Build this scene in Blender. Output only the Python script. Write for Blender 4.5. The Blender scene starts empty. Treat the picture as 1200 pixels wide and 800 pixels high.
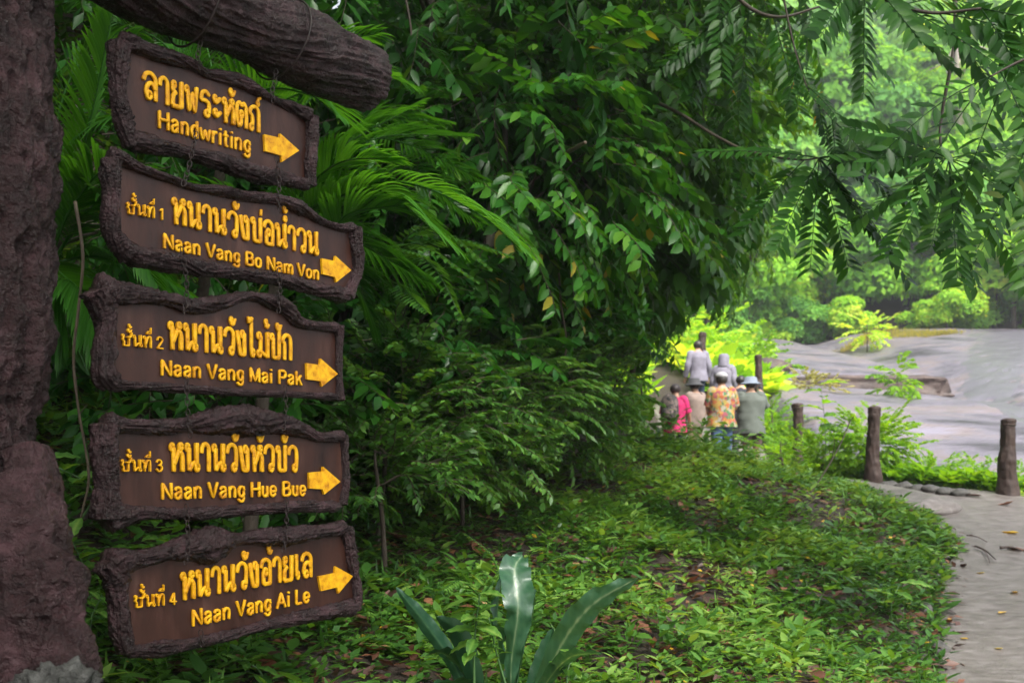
import bpy, math, random
import numpy as np
from mathutils import Vector, Matrix
random.seed(7); RNG=np.random.default_rng(7)
S=bpy.context.scene; COL=S.collection
PI=math.pi; R=math.radians
# ---------------- camera, world, sun, exposure ----------------
E=1.5                      # eye height above the near path
FPX=1167.0; HOR=560.0
cam=bpy.data.cameras.new('camera'); co=bpy.data.objects.new('camera',cam); COL.objects.link(co)
cam.lens=35.0; cam.sensor_width=36.0; cam.shift_y=(HOR-400)/1200; cam.clip_start=.05; cam.clip_end=600
co.location=(0,0,E); co.rotation_euler=(R(90),0,0)
cam.dof.use_dof=True; cam.dof.focus_distance=3.5; cam.dof.aperture_fstop=4.5
S.camera=co
W=bpy.data.worlds.new('World'); S.world=W; W.use_nodes=True
nt=W.node_tree; bg=nt.nodes['Background']
sky=nt.nodes.new('ShaderNodeTexSky'); sky.sky_type='NISHITA'; sky.sun_disc=False
SUN_EL,SUN_AZ=R(52),R(155)    # azimuth clockwise from +Y
sky.sun_elevation=SUN_EL; sky.sun_rotation=SUN_AZ; sky.dust_density=4; sky.air_density=1.2
hs=nt.nodes.new('ShaderNodeHueSaturation'); hs.inputs['Saturation'].default_value=.35
nt.links.new(sky.outputs[0],hs.inputs['Color']); nt.links.new(hs.outputs[0],bg.inputs[0]); bg.inputs[1].default_value=.15
sl=bpy.data.lights.new('sun','SUN'); sl.energy=3.4; sl.angle=R(24); sl.color=(1,.96,.9)
so=bpy.data.objects.new('sun',sl); COL.objects.link(so)
sd=Vector((math.sin(SUN_AZ)*math.cos(SUN_EL),math.cos(SUN_AZ)*math.cos(SUN_EL),math.sin(SUN_EL)))
so.rotation_euler=sd.to_track_quat('Z','Y').to_euler(); so.location=(0,0,40)
S.view_settings.view_transform='Standard'; S.view_settings.look='None'; S.view_settings.gamma=1
S.view_settings.exposure=1.32
S.render.engine='CYCLES'; cy=S.cycles
cy.max_bounces=7; cy.diffuse_bounces=4; cy.glossy_bounces=3; cy.transmission_bounces=4; cy.transparent_max_bounces=4; cy.volume_bounces=0
cy.sample_clamp_indirect=6; cy.use_denoising=True
try: cy.denoiser='OPENIMAGEDENOISE'
except Exception: pass

# ---------------- helpers ----------------
def P(px,py,D):
    return np.array([(px-600)/FPX*D, D, E+(HOR-py)/FPX*D])
def V(*a): return np.array(a,float)
def nrm(a): return a/np.maximum(np.linalg.norm(a,axis=-1,keepdims=True),1e-9)
def ss(a,b,x):
    t=np.clip((x-a)/(b-a),0,1); return t*t*(3-2*t)
def _h(ix,iy,iz,s):
    n=(ix.astype(np.int64)*374761393+iy.astype(np.int64)*668265263+iz.astype(np.int64)*2147483647+s*1274126177)&0xffffffff
    n=((n^(n>>13))*1274126177)&0xffffffff; n=((n^(n>>16))*2246822519)&0xffffffff
    return (n&0xffffff)/float(0xffffff)
def vn(p,s=0):
    p=np.asarray(p,float); f=np.floor(p); i=f.astype(np.int64); t=p-f; t=t*t*(3-2*t); o=0
    for dx in (0,1):
        wx=t[...,0] if dx else 1-t[...,0]
        for dy in (0,1):
            wy=t[...,1] if dy else 1-t[...,1]
            for dz in (0,1):
                wz=t[...,2] if dz else 1-t[...,2]
                o=o+wx*wy*wz*_h(i[...,0]+dx,i[...,1]+dy,i[...,2]+dz,s)
    return o
def fbm(p,o=4,s=0):
    p=np.asarray(p,float); a=.5; r=0; t=0
    for k in range(o): r=r+a*vn(p*2**k+k*17.3,s+k); t+=a; a*=.5
    return r/t
def rid(p,o=3,s=0):
    p=np.asarray(p,float); a=.5; r=0; t=0
    for k in range(o): r=r+a*(1-np.abs(2*vn(p*2**k+k*9.1,s+k)-1)); t+=a; a*=.5
    return r/t
ORG={}
def tag(o,label=None,cat=None,group=None,kind=None):
    if label: o['label']=label
    if cat: o['category']=cat
    if group: o['group']=group
    if kind: o['kind']=kind
    return o
def thing(name,label,cat,loc=(0,0,0),group=None):
    o=bpy.data.objects.new(name,None); COL.objects.link(o); o.location=tuple(float(v) for v in loc); o.empty_display_size=.1
    ORG[o.name]=np.array(loc,float); return tag(o,label,cat,group)
def mkmesh(name,v,f,smooth=True,attrs=None):
    """v: Nx3, f: list of int arrays (each MxK)"""
    me=bpy.data.meshes.new(name); v=np.asarray(v,np.float32)
    if not isinstance(f,list): f=[f]
    f=[np.asarray(a,np.int32) for a in f if len(a)]
    me.vertices.add(len(v)); me.vertices.foreach_set('co',v.ravel())
    nl=sum(a.size for a in f); npo=sum(len(a) for a in f)
    me.loops.add(nl); me.polygons.add(npo)
    me.loops.foreach_set('vertex_index',np.concatenate([a.ravel() for a in f]))
    tot=np.concatenate([np.full(len(a),a.shape[1],np.int32) for a in f])
    st=np.concatenate([[0],np.cumsum(tot)[:-1]]).astype(np.int32)
    me.polygons.foreach_set('loop_start',st); me.polygons.foreach_set('loop_total',tot)
    me.polygons.foreach_set('use_smooth',np.full(npo,bool(smooth)))
    for k,a in (attrs or {}).items():
        at=me.attributes.new(k,'FLOAT','POINT'); at.data.foreach_set('value',np.asarray(a,np.float32))
    me.update(calc_edges=True)
    return me
def obj(name,v,f,mat,parent=None,smooth=True,attrs=None,base=None):
    v=np.asarray(v,float)
    org=ORG[parent.name] if parent is not None else (np.array(base,float) if base is not None else np.zeros(3))
    me=mkmesh(name,v-org,f,smooth,attrs); me.materials.append(mat)
    o=bpy.data.objects.new(name,me); COL.objects.link(o)
    if parent is not None: o.parent=parent
    else: o.location=org
    ORG[o.name]=org
    return o
def place(name,me,M,parent=None):
    o=bpy.data.objects.new(name,me); COL.objects.link(o)
    if parent is not None:
        o.parent=parent; M=Matrix.Translation(-Vector(ORG[parent.name]))@M
    o.matrix_local=M; return o
class MB:
    """gathers shapes into one mesh"""
    def __init__(s): s.v=[]; s.f={}; s.n=0; s.a={}
    def add(s,v,f,**at):
        v=np.asarray(v,float)
        for a in (f if isinstance(f,list) else [f]):
            a=np.asarray(a,int)
            if len(a): s.f.setdefault(a.shape[1],[]).append(a+s.n)
        s.v.append(v); s.n+=len(v)
        for k,x in at.items(): s.a.setdefault(k,[]).append(np.broadcast_to(x,(len(v),)))
        return s
    def get(s): return np.concatenate(s.v),[np.concatenate(x) for x in s.f.values()],{k:np.concatenate(x) for k,x in s.a.items()}
    def build(s,name,mat,parent=None,smooth=True,base=None):
        v,f,a=s.get(); return obj(name,v,f,mat,parent,smooth,a,base)
def gridf(nu,nv,wrap_u=False,off=0):
    u=np.arange(nu if wrap_u else nu-1); v=np.arange(nv-1)
    U,Vv=np.meshgrid(u,v,indexing='ij'); U2=(U+1)%nu
    return np.stack([U*nv+Vv,U2*nv+Vv,U2*nv+Vv+1,U*nv+Vv+1],-1).reshape(-1,4)+off
def bez(pts,n):
    """smooth Catmull-Rom through points"""
    p=np.asarray(pts,float)
    if len(p)==2: t=np.linspace(0,1,n)[:,None]; return p[0]*(1-t)+p[1]*t
    q=np.vstack([2*p[0]-p[1],p,2*p[-1]-p[-2]]); m=len(p)-1
    T=np.linspace(0,m,n); i=np.minimum(T.astype(int),m-1); t=(T-i)[:,None]
    a,b,c,d=q[i],q[i+1],q[i+2],q[i+3]
    return .5*((2*b)+(-a+c)*t+(2*a-5*b+4*c-d)*t*t+(-a+3*b-3*c+d)*t**3)
def frames(path,up=(0,0,1)):
    t=nrm(np.gradient(path,axis=0)); up=np.array(up,float)
    x=np.zeros_like(path); prev=np.cross(t[0],up)
    if np.linalg.norm(prev)<1e-3: prev=np.cross(t[0],[1,0,0])
    prev=prev/np.linalg.norm(prev)
    for i in range(len(path)):
        prev=prev-t[i]*np.dot(prev,t[i]); prev/=max(np.linalg.norm(prev),1e-9); x[i]=prev
    return t,x,np.cross(x,t)
def tube(path,rad,ns=8,ry=None,up=(0,0,1),cap=True,disp=None,sq=1):
    path=np.asarray(path,float); n=len(path); rad=np.broadcast_to(rad,(n,)).astype(float)
    ry=rad if ry is None else np.broadcast_to(ry,(n,))
    t,x,y=frames(path,up); a=np.linspace(0,2*PI,ns,endpoint=False)
    ca,sa=np.sign(np.cos(a))*np.abs(np.cos(a))**sq,np.sign(np.sin(a))*np.abs(np.sin(a))**sq
    v=path[:,None]+x[:,None]*(ca[None,:,None]*rad[:,None,None])+y[:,None]*(sa[None,:,None]*ry[:,None,None])
    if disp is not None: v=v+disp(v,path,a)
    v=v.reshape(-1,3); I,J=np.meshgrid(np.arange(n-1),np.arange(ns),indexing='ij'); J2=(J+1)%ns
    f=np.stack([I*ns+J,I*ns+J2,(I+1)*ns+J2,(I+1)*ns+J],-1).reshape(-1,4)
    if cap:
        v=np.vstack([v,path[0],path[-1]]); k=n*ns; j=np.arange(ns); j2=(j+1)%ns
        tr=np.vstack([np.stack([np.full(ns,k),j2,j],-1),np.stack([np.full(ns,k+1),(n-1)*ns+j,(n-1)*ns+j2],-1)])
        return v,[f,tr]
    return v,[f]
def prism(pts2,toW,th):
    """extruded polygon (fan around the centre); pts2 Nx2; toW(u,v,w)->world"""
    p=np.asarray(pts2,float); n=len(p); c=p.mean(0)
    fr=np.array([toW(u,v,th) for u,v in p]); bk=np.array([toW(u,v,0) for u,v in p])
    v=np.vstack([fr,bk]); j=np.arange(n); j2=(j+1)%n
    return v,[np.stack([j,j2,j2+n,j+n],-1),np.stack([j[::-1],(j+n)])]
def loft(secs,ns=12,cap=True):
    """secs: list of (center, rx, ry, axis) axis = (xvec,yvec)"""
    a=np.linspace(0,2*PI,ns,endpoint=False); v=[]
    for c,rx,ry,xv,yv in secs:
        c=np.array(c,float); v.append(c+np.outer(np.cos(a)*rx,xv)+np.outer(np.sin(a)*ry,yv))
    n=len(secs); v=np.concatenate(v); I,J=np.meshgrid(np.arange(n-1),np.arange(ns),indexing='ij'); J2=(J+1)%ns
    f=np.stack([I*ns+J,I*ns+J2,(I+1)*ns+J2,(I+1)*ns+J],-1).reshape(-1,4)
    if cap:
        v=np.vstack([v,secs[0][0],secs[-1][0]]); k=n*ns; j=np.arange(ns); j2=(j+1)%ns
        return v,[f,np.vstack([np.stack([np.full(ns,k),j2,j],-1),np.stack([np.full(ns,k+1),(n-1)*ns+j,(n-1)*ns+j2],-1)])]
    return v,[f]
# ---------------- materials ----------------
def newmat(name):
    m=bpy.data.materials.new(name); m.use_nodes=True; t=m.node_tree
    return m,t,t.nodes['Principled BSDF'],t.nodes['Material Output']
def nd(t,k,**kw):
    n=t.nodes.new(k)
    for a,b in kw.items():
        if hasattr(n,a): setattr(n,a,b)
        else: n.inputs[a].default_value=b
    return n
def ramp(t,fac,stops):
    r=t.nodes.new('ShaderNodeValToRGB'); e=r.color_ramp.elements
    e[0].position,e[0].color=stops[0][0],(*stops[0][1],1); e[1].position,e[1].color=stops[-1][0],(*stops[-1][1],1)
    for p,c in stops[1:-1]: x=e.new(p); x.color=(*c,1)
    t.links.new(fac,r.inputs[0]); return r.outputs[0]
def surf(name,stops,scale=8,rough=.6,rvar=.15,bump=.3,bscale=40,bdist=.01,stretch=(1,1,1),spec=.5,detail=6,coat=0):
    m,t,b,o=newmat(name); tc=nd(t,'ShaderNodeTexCoord'); mp=nd(t,'ShaderNodeMapping'); mp.inputs['Scale'].default_value=stretch
    t.links.new(tc.outputs['Object'],mp.inputs[0])
    n=nd(t,'ShaderNodeTexNoise',Scale=scale,Detail=detail,Roughness=.6); t.links.new(mp.outputs[0],n.inputs['Vector'])
    t.links.new(ramp(t,n.outputs['Fac'],stops),b.inputs['Base Color'])
    n2=nd(t,'ShaderNodeTexNoise',Scale=bscale,Detail=5,Roughness=.65); t.links.new(mp.outputs[0],n2.inputs['Vector'])
    bp=nd(t,'ShaderNodeBump',Strength=bump,Distance=bdist); t.links.new(n2.outputs['Fac'],bp.inputs['Height']); t.links.new(bp.outputs[0],b.inputs['Normal'])
    mr=nd(t,'ShaderNodeMapRange'); mr.inputs['To Min'].default_value=max(rough-rvar,.03); mr.inputs['To Max'].default_value=rough+rvar
    t.links.new(n.outputs['Fac'],mr.inputs[0]); t.links.new(mr.outputs[0],b.inputs['Roughness'])
    b.inputs['Specular IOR Level'].default_value=spec
    if coat: b.inputs['Coat Weight'].default_value=coat; b.inputs['Coat Roughness'].default_value=.2; t.links.new(bp.outputs[0],b.inputs['Coat Normal'])
    return m
def leafmat(name,stops,trans=.35,rough=.35,tboost=1.6,spec=.5):
    """colour from the per-leaf 'tint' attribute, plus thin-leaf translucency"""
    m,t,b,o=newmat(name); at=nd(t,'ShaderNodeAttribute',attribute_name='tint')
    c=ramp(t,at.outputs['Fac'],stops); t.links.new(c,b.inputs['Base Color'])
    tc=nd(t,'ShaderNodeTexCoord'); n=nd(t,'ShaderNodeTexNoise',Scale=60.,Detail=3)
    t.links.new(tc.outputs['Object'],n.inputs['Vector']); bp=nd(t,'ShaderNodeBump',Strength=.25,Distance=.004)
    t.links.new(n.outputs['Fac'],bp.inputs['Height']); t.links.new(bp.outputs[0],b.inputs['Normal'])
    b.inputs['Roughness'].default_value=rough; b.inputs['Specular IOR Level'].default_value=spec
    tr=nd(t,'ShaderNodeBsdfTranslucent'); mx=nd(t,'ShaderNodeMix',data_type='RGBA',blend_type='MULTIPLY')
    mx.inputs[0].default_value=1; t.links.new(c,mx.inputs[6]); mx.inputs[7].default_value=(1.5*tboost,1.25*tboost,.4*tboost,1)
    t.links.new(mx.outputs[2],tr.inputs['Color'])
    ms=nd(t,'ShaderNodeMixShader'); ms.inputs[0].default_value=trans
    t.links.new(b.outputs[0],ms.inputs[1]); t.links.new(tr.outputs[0],ms.inputs[2]); t.links.new(ms.outputs[0],o.inputs['Surface'])
    return m
def plain(name,c,rough=.6,metal=0,spec=.5):
    return surf(name,[(.3,tuple(x*.8 for x in c)),(.7,tuple(min(1,x*1.15) for x in c))],scale=12,rough=rough,bump=.15,bscale=60,bdist=.004,spec=spec)
M={}
M['bark']=surf('painted_concrete_bark',[(.3,(.009,.0035,.0035)),(.5,(.021,.0085,.009)),(.7,(.052,.024,.028))],scale=16,rough=.33,rvar=.16,bump=1,bscale=50,bdist=.02,spec=.36)
M['post_bark']=surf('rough_painted_concrete',[(.3,(.009,.0035,.0035)),(.5,(.024,.0095,.010)),(.7,(.062,.029,.033))],scale=10,rough=.36,rvar=.16,bump=1,bscale=44,bdist=.03,spec=.34)
M['panel']=surf('brown_sign_panel',[(.3,(.013,.0045,.003)),(.45,(.028,.0098,.0062)),(.56,(.040,.0145,.0095)),(.72,(.072,.034,.025))],scale=11,rough=.42,rvar=.12,bump=.5,bscale=26,bdist=.006,stretch=(1,1,.3),spec=.3)
M['yellow']=surf('yellow_letter_paint',[(.3,(.32,.115,.003)),(.42,(.55,.25,.004)),(.6,(.70,.375,.006)),(.8,(.76,.45,.014))],scale=38,rough=.42,bump=.8,bscale=110,bdist=.003,spec=.25)
M['boulder']=surf('dark_mossy_boulder',[(.3,(.012,.014,.010)),(.5,(.04,.04,.035)),(.75,(.11,.11,.10))],scale=22,rough=.6,bump=1,bscale=60,bdist=.02)
M['iron']=surf('rusty_wet_iron',[(.3,(.008,.006,.006)),(.7,(.03,.018,.016))],scale=40,rough=.5,spec=.3,bump=.4,bscale=150,bdist=.001)
M['concrete']=surf('path_concrete',[(.3,(.085,.07,.062)),(.48,(.135,.116,.105)),(.56,(.16,.14,.13)),(.7,(.22,.197,.188))],scale=7,rough=.45,rvar=.2,bump=.9,bscale=60,bdist=.012,stretch=(1,2.2,1),detail=14)
M['soil']=surf('dark_forest_soil',[(.3,(.016,.010,.007)),(.6,(.035,.022,.014)),(.8,(.05,.035,.02))],scale=6,rough=.8,bump=1,bscale=30,bdist=.03)
M['rock']=surf('wet_granite',[(.33,(.03,.025,.033)),(.42,(.085,.075,.095)),(.5,(.125,.112,.14)),(.56,(.14,.112,.115)),(.66,(.175,.158,.20))],scale=.5,rough=.42,rvar=.2,bump=.9,bscale=4,bdist=.1,stretch=(.7,1.3,2.5),detail=10)
M['stone']=surf('mossy_grey_stone',[(.3,(.025,.025,.02)),(.5,(.06,.056,.05)),(.75,(.12,.115,.105))],scale=9,rough=.6,bump=.9,bscale=30,bdist=.02)
M['ledge']=surf('brown_rock_face',[(.3,(.02,.013,.011)),(.7,(.09,.06,.05))],scale=2,rough=.6,bump=.8,bscale=8,bdist=.05)
M['trunk']=surf('tree_bark_brown',[(.3,(.02,.014,.009)),(.6,(.05,.036,.025)),(.8,(.1,.08,.06))],scale=12,rough=.75,bump=.9,bscale=30,bdist=.02,stretch=(1,1,.3))
M['twig']=surf('dark_twig',[(.3,(.025,.018,.012)),(.7,(.07,.05,.03))],scale=20,rough=.6,bump=.4)
M['pale']=surf('pale_bark',[(.3,(.2,.16,.13)),(.7,(.38,.33,.29))],scale=4,rough=.7,bump=.5,stretch=(1,1,.3))
M['vine']=surf('tan_vine',[(.3,(.05,.035,.02)),(.7,(.12,.085,.05))],scale=20,rough=.6,bump=.5)
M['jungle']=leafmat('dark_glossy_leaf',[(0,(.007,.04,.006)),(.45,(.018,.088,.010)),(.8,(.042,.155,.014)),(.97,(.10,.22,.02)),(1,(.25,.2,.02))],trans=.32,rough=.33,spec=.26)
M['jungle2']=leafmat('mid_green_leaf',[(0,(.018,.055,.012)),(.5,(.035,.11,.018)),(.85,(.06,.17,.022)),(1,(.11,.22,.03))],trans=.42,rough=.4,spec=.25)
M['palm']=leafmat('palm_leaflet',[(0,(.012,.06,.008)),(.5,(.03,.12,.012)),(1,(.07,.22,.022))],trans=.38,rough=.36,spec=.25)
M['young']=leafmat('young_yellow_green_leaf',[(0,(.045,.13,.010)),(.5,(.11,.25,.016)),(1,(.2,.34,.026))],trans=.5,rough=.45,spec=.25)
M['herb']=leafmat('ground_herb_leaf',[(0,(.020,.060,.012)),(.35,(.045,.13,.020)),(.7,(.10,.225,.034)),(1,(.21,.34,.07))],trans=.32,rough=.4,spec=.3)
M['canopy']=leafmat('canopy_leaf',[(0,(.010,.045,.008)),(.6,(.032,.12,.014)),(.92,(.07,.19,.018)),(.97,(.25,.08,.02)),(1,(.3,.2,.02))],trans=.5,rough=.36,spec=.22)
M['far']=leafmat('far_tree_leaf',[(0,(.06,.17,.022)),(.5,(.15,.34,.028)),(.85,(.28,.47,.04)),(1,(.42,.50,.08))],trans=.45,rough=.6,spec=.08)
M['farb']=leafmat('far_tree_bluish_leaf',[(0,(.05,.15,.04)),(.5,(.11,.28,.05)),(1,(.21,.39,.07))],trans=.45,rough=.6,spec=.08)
M['dead']=leafmat('dead_brown_leaf',[(0,(.04,.018,.014)),(.35,(.085,.035,.024)),(.65,(.16,.06,.03)),(.9,(.26,.12,.06)),(1,(.4,.24,.12))],trans=.08,rough=.5,tboost=1)
M['yleaf']=leafmat('yellow_fallen_leaf',[(0,(.45,.22,.02)),(.5,(.62,.40,.03)),(1,(.6,.5,.1))],trans=.15,rough=.45,tboost=1)
M['dry']=leafmat('yellow_grass',[(0,(.16,.18,.05)),(1,(.36,.33,.09))],trans=.3,rough=.6)
# ---------------- terrain functions ----------------
def I_(y,a,b): return np.interp(y,a,b)
def zp(y): return E+I_(y,[-6,0,4,6.5,9,11,12.5,14,16,18,20,20.5,21.5,23,25,30,45,52],[-1.6,-1.55,-1.42,-1.25,-.82,-.42,-.2,-.08,0,.05,.6,.75,1.05,1.42,2.1,3.2,6.0,7.0])
def xe(y): return I_(y,[-6,0,4,6.2,8.1,9.8,10.5,11.9,12.5,15,18,24,30,60],[0,.6,1.8,2.66,3.5,4.41,4.5,4.4,4.1,3.3,2.95,3.4,3.6,4.5])
def xr(y): return I_(y,[-6,0,6,9.8,12.3,13.5,16.5,21,25,60],[2.2,2.9,4.8,6.3,6.3,5.35,4.75,5.2,5.2,6])
def bx(y): return I_(y,[14,18,25,30,45,60],[5.4,5.4,6.0,6.7,10.3,13])
def rockw(x,y): return ss(0,.9,x-bx(y))*ss(14.6,16,y-.12*np.maximum(x-8,0)*0)
def rockz(x,y):
    z=E+I_(y,[13,15.5,17,20,24,28,30,36,42,48,53,60],[-.9,-.15,.25,1.1,2.05,2.62,2.85,4.35,5.8,7.0,7.5,8.2])
    z=z+.45*ss(29.9,30.15,y)*ss(13.2,12.9,x)*ss(7.6,8.6,x)*(1-ss(31,44,y))
    z=z+.25*np.sin(x*.33+.5)*ss(17,26,y)-.22*ss(0,3,x-8.5)*ss(24,18,y)
    z=z-.35*np.exp(-((x-13.5-(y-25)*.05)/1.2)**2)*ss(18,24,y)
    p=np.stack([x*.35,y*.35,x*0],-1); z=z+.3*(fbm(p,3,5)-.5)*ss(15,20,y)+.06*(fbm(p*5,3,8)-.5)
    z=z-.10*ss(.93,.985,rid(p*1.3+3,2,9))*ss(17,20,y)-.06*ss(.9,.98,rid(p*[3,6,1]+9,2,19))*ss(17,20,y)+.05*(fbm(p*[9,14,1],3,18)-.5)
    return z
def H(x,y):
    x=np.asarray(x,float); y=np.asarray(y,float)
    z=zp(y); l,r=xe(y),xr(y); d=np.maximum(l-x,0); dt=I_(y,[0,9,12,15,20],[3.9,4.1,2.7,1.2,.9])
    b=np.maximum(d-dt,0); hill=np.where(b<7,1.0*b,7+.25*(b-7))
    n=fbm(np.stack([x*1.1,y*1.1,0*x],-1),3,3)-.5; n2=fbm(np.stack([x*5,y*5,0*x],-1),2,4)-.5
    rough=ss(0,.4,d)
    zl=z+.21*np.minimum(d,dt)+hill+(.06*ss(0,.25,d))+rough*(.22*n+.05*n2)
    e=np.maximum(x-r,0); zr=z-.12*np.minimum(e,3)-.02*np.maximum(e-3,0)+ss(0,.3,e)*(.15*n+.05*n2)
    z=np.where(x<l,zl,np.where(x>r,zr,z))
    w=rockw(x,y); z=z*(1-w)+(rockz(x,y)-.35)*w
    h2=ss(46,58,y)*0; z=z+.5*np.maximum(y-50,0)*1.0-.5*np.maximum(y-120,0)*.9
    return z
def H1(x,y): return float(H(np.array([x]),np.array([y]))[0])
def ground(px,py,d0=2.5,d1=70):
    D=np.linspace(d0,d1,4000)
    x=(px-600)/FPX*D; z=E+(HOR-py)/FPX*D; g=H(x,D); k=np.argmax(z<g); return V(x[k],D[k],g[k])
def sheet(xs,ys,fz):
    X,Y=np.meshgrid(xs,ys,indexing='ij'); Z=fz(X,Y); return np.stack([X,Y,Z],-1).reshape(-1,3),gridf(len(xs),len(ys))
def nonuni(a): return np.unique(np.concatenate([np.arange(s,e,st) for s,e,st in a]))
xs=nonuni([(-90,-14,4),(-14,-6,.5),(-6,8,.11),(8,16,.5),(16,111,5)]); ys=nonuni([(-8,2,.6),(2,16,.11),(16,34,.4),(34,60,1.2),(60,221,8)])
v,f=sheet(xs,ys,lambda x,y:H(x,y)-.02*(x>xe(y))*(x<xr(y)))
tag(obj('ground',v,f,M['soil']),kind='structure')
# path: one concrete sheet with its own thickness above the soil
ys=nonuni([(-6,2,.4),(2,16,.06),(16,24,.15)]); us=np.linspace(0,1,42); U,Y=np.meshgrid(us,ys,indexing='ij')
wob=.10*(fbm(np.stack([Y*1.6,Y*0,Y*0],-1),4,11)-.5)+.05*(fbm(np.stack([Y*9,Y*0,Y*0],-1),2,12)-.5)
l=xe(Y)-.06+wob; X=l+(xr(Y)-.05+wob-l)*U
Z=zp(Y)+.035+.035*(fbm(np.stack([X*1.2,Y*1.2,X*0],-1),4,13)-.5)-.09*(1-ss(0,.025,U)+ss(.975,1,U))
Z=Z+.008*(fbm(np.stack([X*2,Y*22,X*0],-1),2,14)-.5)+.12*ss(11.2,11.8,Y)*ss(.45,.2,U)*(1-ss(13,14,Y))
tag(obj('path',np.stack([X,Y,Z],-1).reshape(-1,3),gridf(len(us),len(ys)),M['concrete']),kind='structure')
def pathz(x,y): return float(zp(y))+.036
# granite slab
xs=nonuni([(4.5,16,.14),(16,40,.7)]); ys=nonuni([(14,29.5,.16),(29.5,30.6,.05),(30.6,60,.35)])
def rz(x,y):
    w=ss(-.4,.5,x-bx(y))*ss(14.6,15.8,y); return rockz(x,y)*w+(1-w)*(H(x,y)-.5)
v,f=sheet(xs,ys,rz); tag(obj('rock_slope',v,f,M['rock']),kind='structure')
# thin sheet of running water over the rock
m,t,b,o=newmat('thin_stream_water'); b.inputs['Base Color'].default_value=(.10,.093,.112,1); b.inputs['Roughness'].default_value=.34; b.inputs['Specular IOR Level'].default_value=.5
n=nd(t,'ShaderNodeTexNoise',Scale=3.,Detail=8); bp=nd(t,'ShaderNodeBump',Strength=.25,Distance=.03); t.links.new(n.outputs[0],bp.inputs['Height']); t.links.new(bp.outputs[0],b.inputs['Normal']); M['water']=m
yy=np.linspace(17.5,46,160); cx=I_(yy,[17.5,20,24,28,33,40,46],[10.6,10.9,11.6,13.4,16.0,20,23]); hw=I_(yy,[17.5,21,25,30,38,46],[.5,.35,.45,.9,1.5,1.8])*(.75+.5*fbm(np.stack([yy*.7,yy*0,yy*0],-1),3,31))
U,Y=np.meshgrid(np.linspace(-1,1,26),yy,indexing='ij'); X=cx[None]+U*hw[None]*(1+.25*(fbm(np.stack([U*2,Y*.8,U*0],-1),3,33)-.5)*2)
v=np.stack([X,Y,rockz(X,Y)+.03*(1-np.abs(U)**4)-.012],-1).reshape(-1,3); tag(obj('stream',v,gridf(26,len(yy)),M['water']),kind='structure')

# ---------------- sign gantry ----------------
X0,Y0=-.424*2.8,2.8; DX,DY=.565,.825
def uv(px,py):
    k=(px-600)/FPX; t=(k*Y0-X0)/(DX-DY*k); D=Y0+DY*t; return np.array([t,E+(HOR-py)/FPX*D])
def Wp(u,v,w=0): return np.array([X0+DX*u+DY*w, Y0+DY*u-DX*w, v])
NP=(DY,-DX,0)
def UV(l): return np.array([uv(*p) for p in l])
def to3(p,w=0):
    p=np.asarray(p); w=np.broadcast_to(w,(len(p),)); return np.stack([X0+DX*p[:,0]+DY*w,Y0+DY*p[:,0]-DX*w,p[:,1]],-1)
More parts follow.
